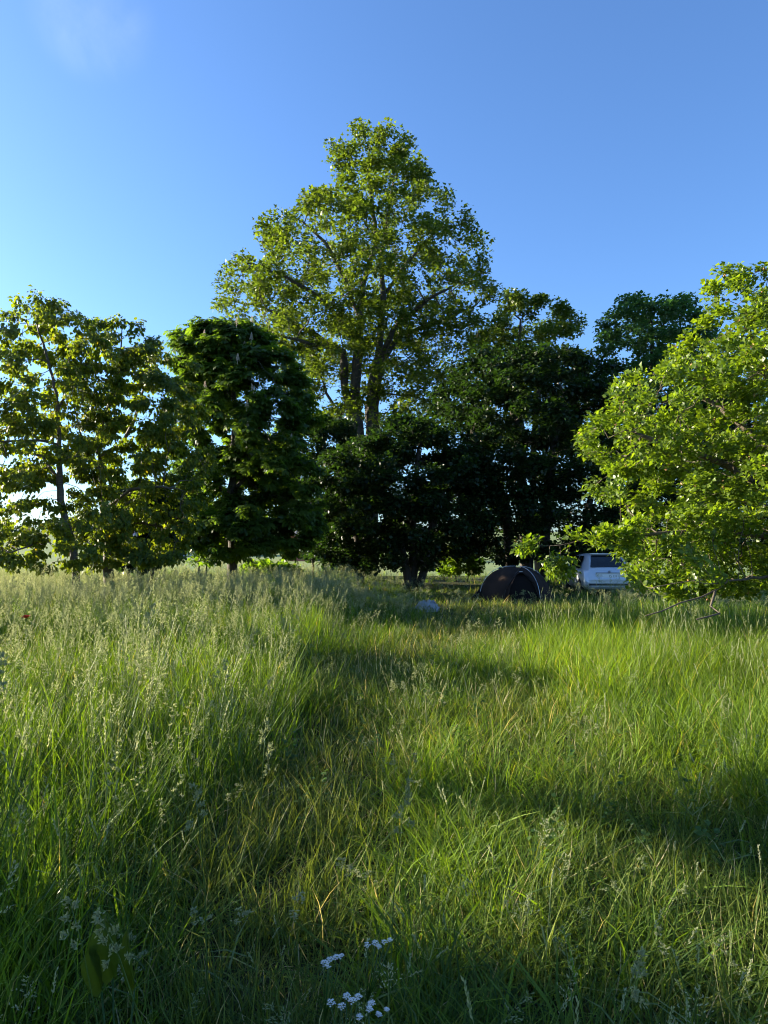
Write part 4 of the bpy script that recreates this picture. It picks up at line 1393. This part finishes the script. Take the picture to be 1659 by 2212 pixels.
# ------------------------------------------------------------------ two houses far behind the trees
M['white_wall'] = plain('whitewashed_wall', (.62, .63, .64), .9, noise=.08, nscale=2)
M['brick_wall'] = plain('red_brick_wall', (.28, .11, .09), .9, noise=.25, nscale=18)
M['roof'] = plain('grey_roof', (.20, .20, .23), .75, noise=.15, nscale=3)
M['pane'] = plain('house_pane', (.03, .035, .04), .1)
M['wood'] = plain('painted_door', (.10, .14, .12), .6)


def house(name, label, px, Y, W, D, hw, hr, wall, nwin, rz):
    b = gb(px, Y)
    root = empty(name, b, rz)
    MB().box(-W / 2, W / 2, -D / 2, D / 2, -.4, hw).build('wall', M[wall], root)
    for s in (-1, 1):
        x = s * W / 2
        MB().add([(x, -D / 2, hw), (x, D / 2, hw), (x, 0, hw + hr), (x - s * .2, -D / 2, hw), (x - s * .2, D / 2, hw), (x - s * .2, 0, hw + hr)], [(0, 1, 2), (3, 5, 4), (0, 2, 5, 3), (1, 4, 5, 2)]).build('gable', M[wall], root)
    # corrugated roof slopes
    rf = None
    for s in (-1, 1):
        vs, fs = [], []
        n = int(W / .18)
        for i in range(n + 1):
            x = -W / 2 - .3 + (W + .6) * i / n; dz = .025 * (i % 2)
            vs += [(x, s * (D / 2 + .4), hw - .4 * hr / (D / 2) + .06 + dz), (x, 0, hw + hr + .06 + dz), (x, s * (D / 2 + .4), hw - .4 * hr / (D / 2) - .02), (x, 0, hw + hr - .02)]
        for i in range(n):
            a = 4 * i
            fs += [(a, a + 1, a + 5, a + 4), (a + 2, a + 6, a + 7, a + 3), (a, a + 4, a + 6, a + 2)]
        rf = MB().add(vs, fs).build('roof', M['roof'], root)
    MB().box(W * .2, W * .2 + .6, -.3, .3, hw + hr - .5, hw + hr + .9).build('chimney', M['brick_wall'], rf)
    for i in range(nwin):
        x = -W / 2 + W * (i + .5) / nwin
        if i == nwin // 2:
            d = MB().box(x - .5, x + .5, -D / 2 - .05, -D / 2 + .02, 0, 2.1).build('door', M['wood'], root)
            MB().box(x + .34, x + .42, -D / 2 - .1, -D / 2 - .05, 1.0, 1.06).build('handle', M['rim'], d)
            continue
        w = MB().box(x - .6, x + .6, -D / 2 - .06, -D / 2 + .02, .95, 2.15).build('window', M['white_wall'], root)
        for k in (-1, 1):
            MB().box(x + k * .29 - .24, x + k * .29 + .24, -D / 2 - .08, -D / 2 - .055, 1.03, 2.07).build('pane', M['pane'], w)
    tag(root, label, 'house')


house('farm_shed', 'white farm building with grey corrugated roof glimpsed under the forked cherry', 330, 92, 15, 7, 2.6, 2.3, 'white_wall', 5, R(8))
house('brick_house', 'red brick house with grey roof glimpsed between chestnut and hazel', 712, 74, 6.5, 6, 3.0, 3.0, 'brick_wall', 3, R(-14))

# ------------------------------------------------------------------ far hedge on the crest of the field
rh = np.random.default_rng(5)
n = 5200
hx = rh.uniform(-260, 60, n); hyy = 326 + rh.normal(0, 1.2, n)
hz = gh(hx, hyy) + rh.random(n) ** 1.2 * (2.0 + 1.3 * wob(hx, hyy * 0, .11) + .8 * wob(hx, hyy * 0, .4))
v, f = place_leaves(LEAF['kite'], np.stack([hx, hyy, hz], 1), rh.normal(0, 1, (n, 3)), rh.normal(0, 1, (n, 3)), rh.uniform(.8, 1.6, n))
tag(link('far_hedge', np_mesh('far_hedge', v, f, [M['thicket']], np.repeat(rh.random(n), 4))), 'thin dark hedge along the crest of the pale field', 'hedge', kind='stuff')

# ------------------------------------------------------------------ grey sack in the grass
M['sack'] = plain('grey_sack', (.27, .27, .28), .6, noise=.2, nscale=9, bump=.5)


def sack():
    c = P(921, 1303, 18.5)
    base = Vector((c.x, c.y, float(gh(c.x, c.y))))
    root = empty('grey_sack', base)
    vs, fs = [], []
    n, m = 28, 12
    rr = np.random.default_rng(8)
    for j in range(m + 1):
        t = j / m * math.pi / 2
        for i in range(n):
            a = 2 * math.pi * i / n
            k = 1 + .10 * math.sin(3 * a + 1) + .05 * math.sin(7 * a + 4 * t) + .03 * rr.normal()
            vs.append((.31 * math.cos(a) * math.cos(t) ** .6 * k, .2 * math.sin(a) * math.cos(t) ** .6 * k, .27 * math.sin(t) * (1 + .06 * math.sin(4 * a)) + .02 * rr.normal()))
    for j in range(m):
        for i in range(n):
            fs.append((j * n + i, j * n + (i + 1) % n, (j + 1) * n + (i + 1) % n, (j + 1) * n + i))
    MB().add(vs, fs).build('bag', M['sack'], root, True)
    MB().tube([(.10, -.05, .25), (.18, -.06, .30), (.24, -.06, .22)], .018, 6).build('tied_neck', M['sack'], root, True)
    MB().box(-.34, -.24, -.12, -.06, .02, .09).build('strap', M['black_web'], root)
    tag(root, 'rumpled blue-grey sack lying in the shaded grass left of the tent', 'sack')


sack()

# ------------------------------------------------------------------ flowers and leaves close to the viewer
def umbel_plant(heads, Y, label):
    """white umbels: each head a cluster of small florets on its own ray"""
    c = P(*heads[0][:2], Y)
    base = Vector((c.x + .02, c.y + .05, float(gh(c.x, c.y))))
    root = empty('umbel_plant', base)
    rr = np.random.default_rng(int(heads[0][0]))
    fork = c - base; fork.z -= .14
    MB().tube([(0, 0, 0), fork * .5 + Vector((.01, 0, .0)), fork], [.0035, .003, .0025], 6).build('stem', M['weed'], root, True)
    for hx_, hy_, rad_ in heads:
        p = P(hx_, hy_, Y + rr.uniform(-.04, .04)) - base
        MB().tube([fork, fork.lerp(p, .5) + Vector((0, 0, -.012)), p - Vector((0, 0, .01))], [.0018, .0015, .0012], 5).build('ray', M['weed'], root, True)
        mb = MB()
        nrm = Vector((rr.normal(0, .15), -.25, 1)).normalized()
        rad_ *= .44
        for k in range(16):
            a = k * 2.4; q = rad_ * math.sqrt(k / 16)
            o = Vector((math.cos(a) * q, math.sin(a) * q, 0)); o -= nrm * o.dot(nrm) * .8
            cc = p + o + Vector((0, 0, -.25 * q * q / rad_ + rr.normal(0, .001)))
            for j in range(5):
                b1, b2 = j * 1.2566 + a, j * 1.2566 + a + .75
                s = .0028
                mb.add([cc, cc + Vector((math.cos(b1) * s, math.sin(b1) * s, .0006)), cc + Vector((math.cos(b2) * s, math.sin(b2) * s, .0012))], [(0, 1, 2)])
            mb.add([cc + Vector((.001, 0, .001)), cc + Vector((-.001, .001, .001)), cc + Vector((0, -.001, .002))], [(0, 1, 2)])
        mb.build('floret_cluster', M['petal_white'], root)
    tag(root, label, 'flower', 'white umbel flowers in the foreground grass')


umbel_plant([(748, 2150, .020), (773, 2152, .019), (715, 2165, .022), (738, 2172, .022), (760, 2160, .020), (802, 2166, .020), (798, 2178, .018), (776, 2196, .015), (818, 2190, .016), (835, 2180, .012)], 1.55,
            'largest white umbel flower, nearest the bottom edge of the picture')
umbel_plant([(700, 2078, .020), (712, 2072, .018), (725, 2067, .02), (708, 2086, .016), (736, 2064, .015)], 1.72, 'white umbel flower with a slanting flat head, the lefthand of the upper two')
umbel_plant([(793, 2040, .018), (810, 2036, .02), (818, 2044, .016), (830, 2034, .018), (842, 2030, .014)], 1.85, 'white umbel flower farthest from the bottom edge, above the other two')


def dock():
    Y = 2.0
    c = P(260, 2070, Y)
    base = Vector((c.x, c.y, float(gh(c.x, c.y))))
    root = empty('dock_plant', base)
    for px, py, w, h, tw in ((240, 2005, .075, .17, .15), (288, 2035, .045, .16, -.35), (215, 2060, .05, .14, .6)):
        tip = P(px, py - 40, Y) - base
        foot = Vector((0, 0, .02))
        n, m = 12, 6
        vs, fs = [], []
        low_ = tip + Vector((0, .02, -h * 1.15))
        for j in range(n + 1):
            u = j / n
            cc = low_.lerp(tip, u) + Vector((0, -.05 * math.sin(u * 2.4), .02 * math.sin(u * 3)))
            ww = w * .5 * (math.sin(math.pi * min(1, u * .93 + .05)) ** .7) * (1 + .06 * math.sin(u * 22))
            for i in range(m + 1):
                s = i / m * 2 - 1
                vs.append(cc + Vector((s * ww * math.cos(tw), s * ww * math.sin(tw) - .018 * abs(s) ** 1.3, .006 * math.sin(9 * u + s * 2))))
        for j in range(n):
            for i in range(m):
                a = j * (m + 1) + i
                fs.append((a, a + 1, a + m + 2, a + m + 1))
        lf = MB().add(vs, fs).build('leaf', M['dock'], root, True)
        a = lf.data.attributes.new('tint', 'FLOAT', 'POINT'); a.data.foreach_set('value', np.full(len(vs), .55, np.float32))
        MB().tube([foot, low_.lerp(foot, .4), low_], .003, 5).build('stalk', M['weed'], root, True)
    tag(root, 'broad wavy dock leaves in the dark grass near the lower left corner', 'plant')


dock()


def poppy():
    Y = 7.6
    c = P(55, 1335, Y)
    base = Vector((c.x, c.y, float(gh(c.x, c.y))))
    root = empty('poppy', base)
    top = c - base
    MB().tube([(0, 0, 0), top * .5 + Vector((.02, 0, 0)), top], .002, 5).build('stem', M['weed'], root, True)
    for k in range(4):
        a = k * math.pi / 2 + .4
        d = Vector((math.cos(a), math.sin(a), 0)); sd = Vector((-d.y, d.x, 0))
        vs, fs = [], []
        for j in range(5):
            u = j / 4
            for i in range(7):
                s = i / 6 * 2 - 1
                vs.append(top + d * (.045 * u) + sd * (s * .034 * math.sin(.35 + 1.5 * u)) + Vector((0, 0, .028 * u ** 1.5 + .004 * math.sin(4 * s + k))))
        for j in range(4):
            for i in range(6):
                q = j * 7 + i
                fs.append((q, q + 1, q + 8, q + 7))
        MB().add(vs, fs).build('petal', M['petal_red'], root, True)
    MB().tube([top, top + Vector((0, 0, .012))], [.008, .006], 8).build('seed_capsule', M['ink'], root)
    tag(root, 'single red poppy among the shaded seed heads at the left edge', 'flower')


poppy()


def big_stalk(px, py, Y, lean, hl, ncl, seed, label):
    """a cocksfoot stalk close enough to tell its seed clusters apart"""
    rr = np.random.default_rng(seed)
    tip = P(px, py, Y)
    base = Vector((tip.x - lean * .8, tip.y + .04, float(gh(tip.x, tip.y))))
    root = empty('cocksfoot_stalk', base)
    t = tip - base
    mid = Vector((t.x * .35, t.y * .4, t.z * .62))
    MB().tube([Vector((0, 0, 0)), mid * .5, mid, mid.lerp(t, .55) + Vector((0, 0, .02)), t], [.0022, .002, .0017, .0014, .001], 6).build('stem', M['stalk'], root, True)
    ax = (t - mid).normalized()
    for k in range(ncl):
        u = k / (ncl - 1)
        o = Vector(rr.normal(0, 1, 3)); o -= ax * o.dot(ax); o.normalize()
        c = t - ax * hl * (1 - u) + o * (.026 * (1 - u) + .005)
        V, Fc, T = [], [], []
        for _ in range(26):
            vv, ff = diamond(np.array(c) + rr.normal(0, .0045, 3), np.array(ax * .7 + o * .5) + rr.normal(0, .5, 3), .012, .0024, rr)
            b = len(V); V += [tuple(q) for q in vv]; Fc += [tuple(i + b for i in q) for q in ff]; T += [float(np.clip(rr.normal(.6, .2), 0, 1))] * len(vv)
        link('seed_cluster', np_mesh('seed_cluster', np.array(V), np.array(Fc), [M['seed']], np.array(T)), root)
    tag(root, label, 'grass stalk', 'cocksfoot stalks close to the viewer')


for a in ((215, 1975, 1.75, -.2, .14, 9, 1, 'bowed cocksfoot stalk with fat pale clusters, just left of the dock leaves'),
          (150, 1945, 1.8, -.12, .10, 6, 2, 'cocksfoot stalk with a whitish head, upper left of the dock leaves'),
          (575, 1560, 2.7, .05, .16, 8, 3, 'tall cocksfoot stalk with a cream head left of the centre of the meadow'),
          (420, 1700, 2.3, -.06, .13, 7, 4, 'cocksfoot stalk with a thin zigzag head over the dark hollow on the left'),
          (880, 1690, 2.2, .08, .14, 8, 5, 'cocksfoot stalk standing in the middle of the near grass'),
          (1380, 2060, 1.7, .10, .12, 7, 6, 'short cocksfoot stalk in the dark grass near the lower right corner')):
    big_stalk(*a)
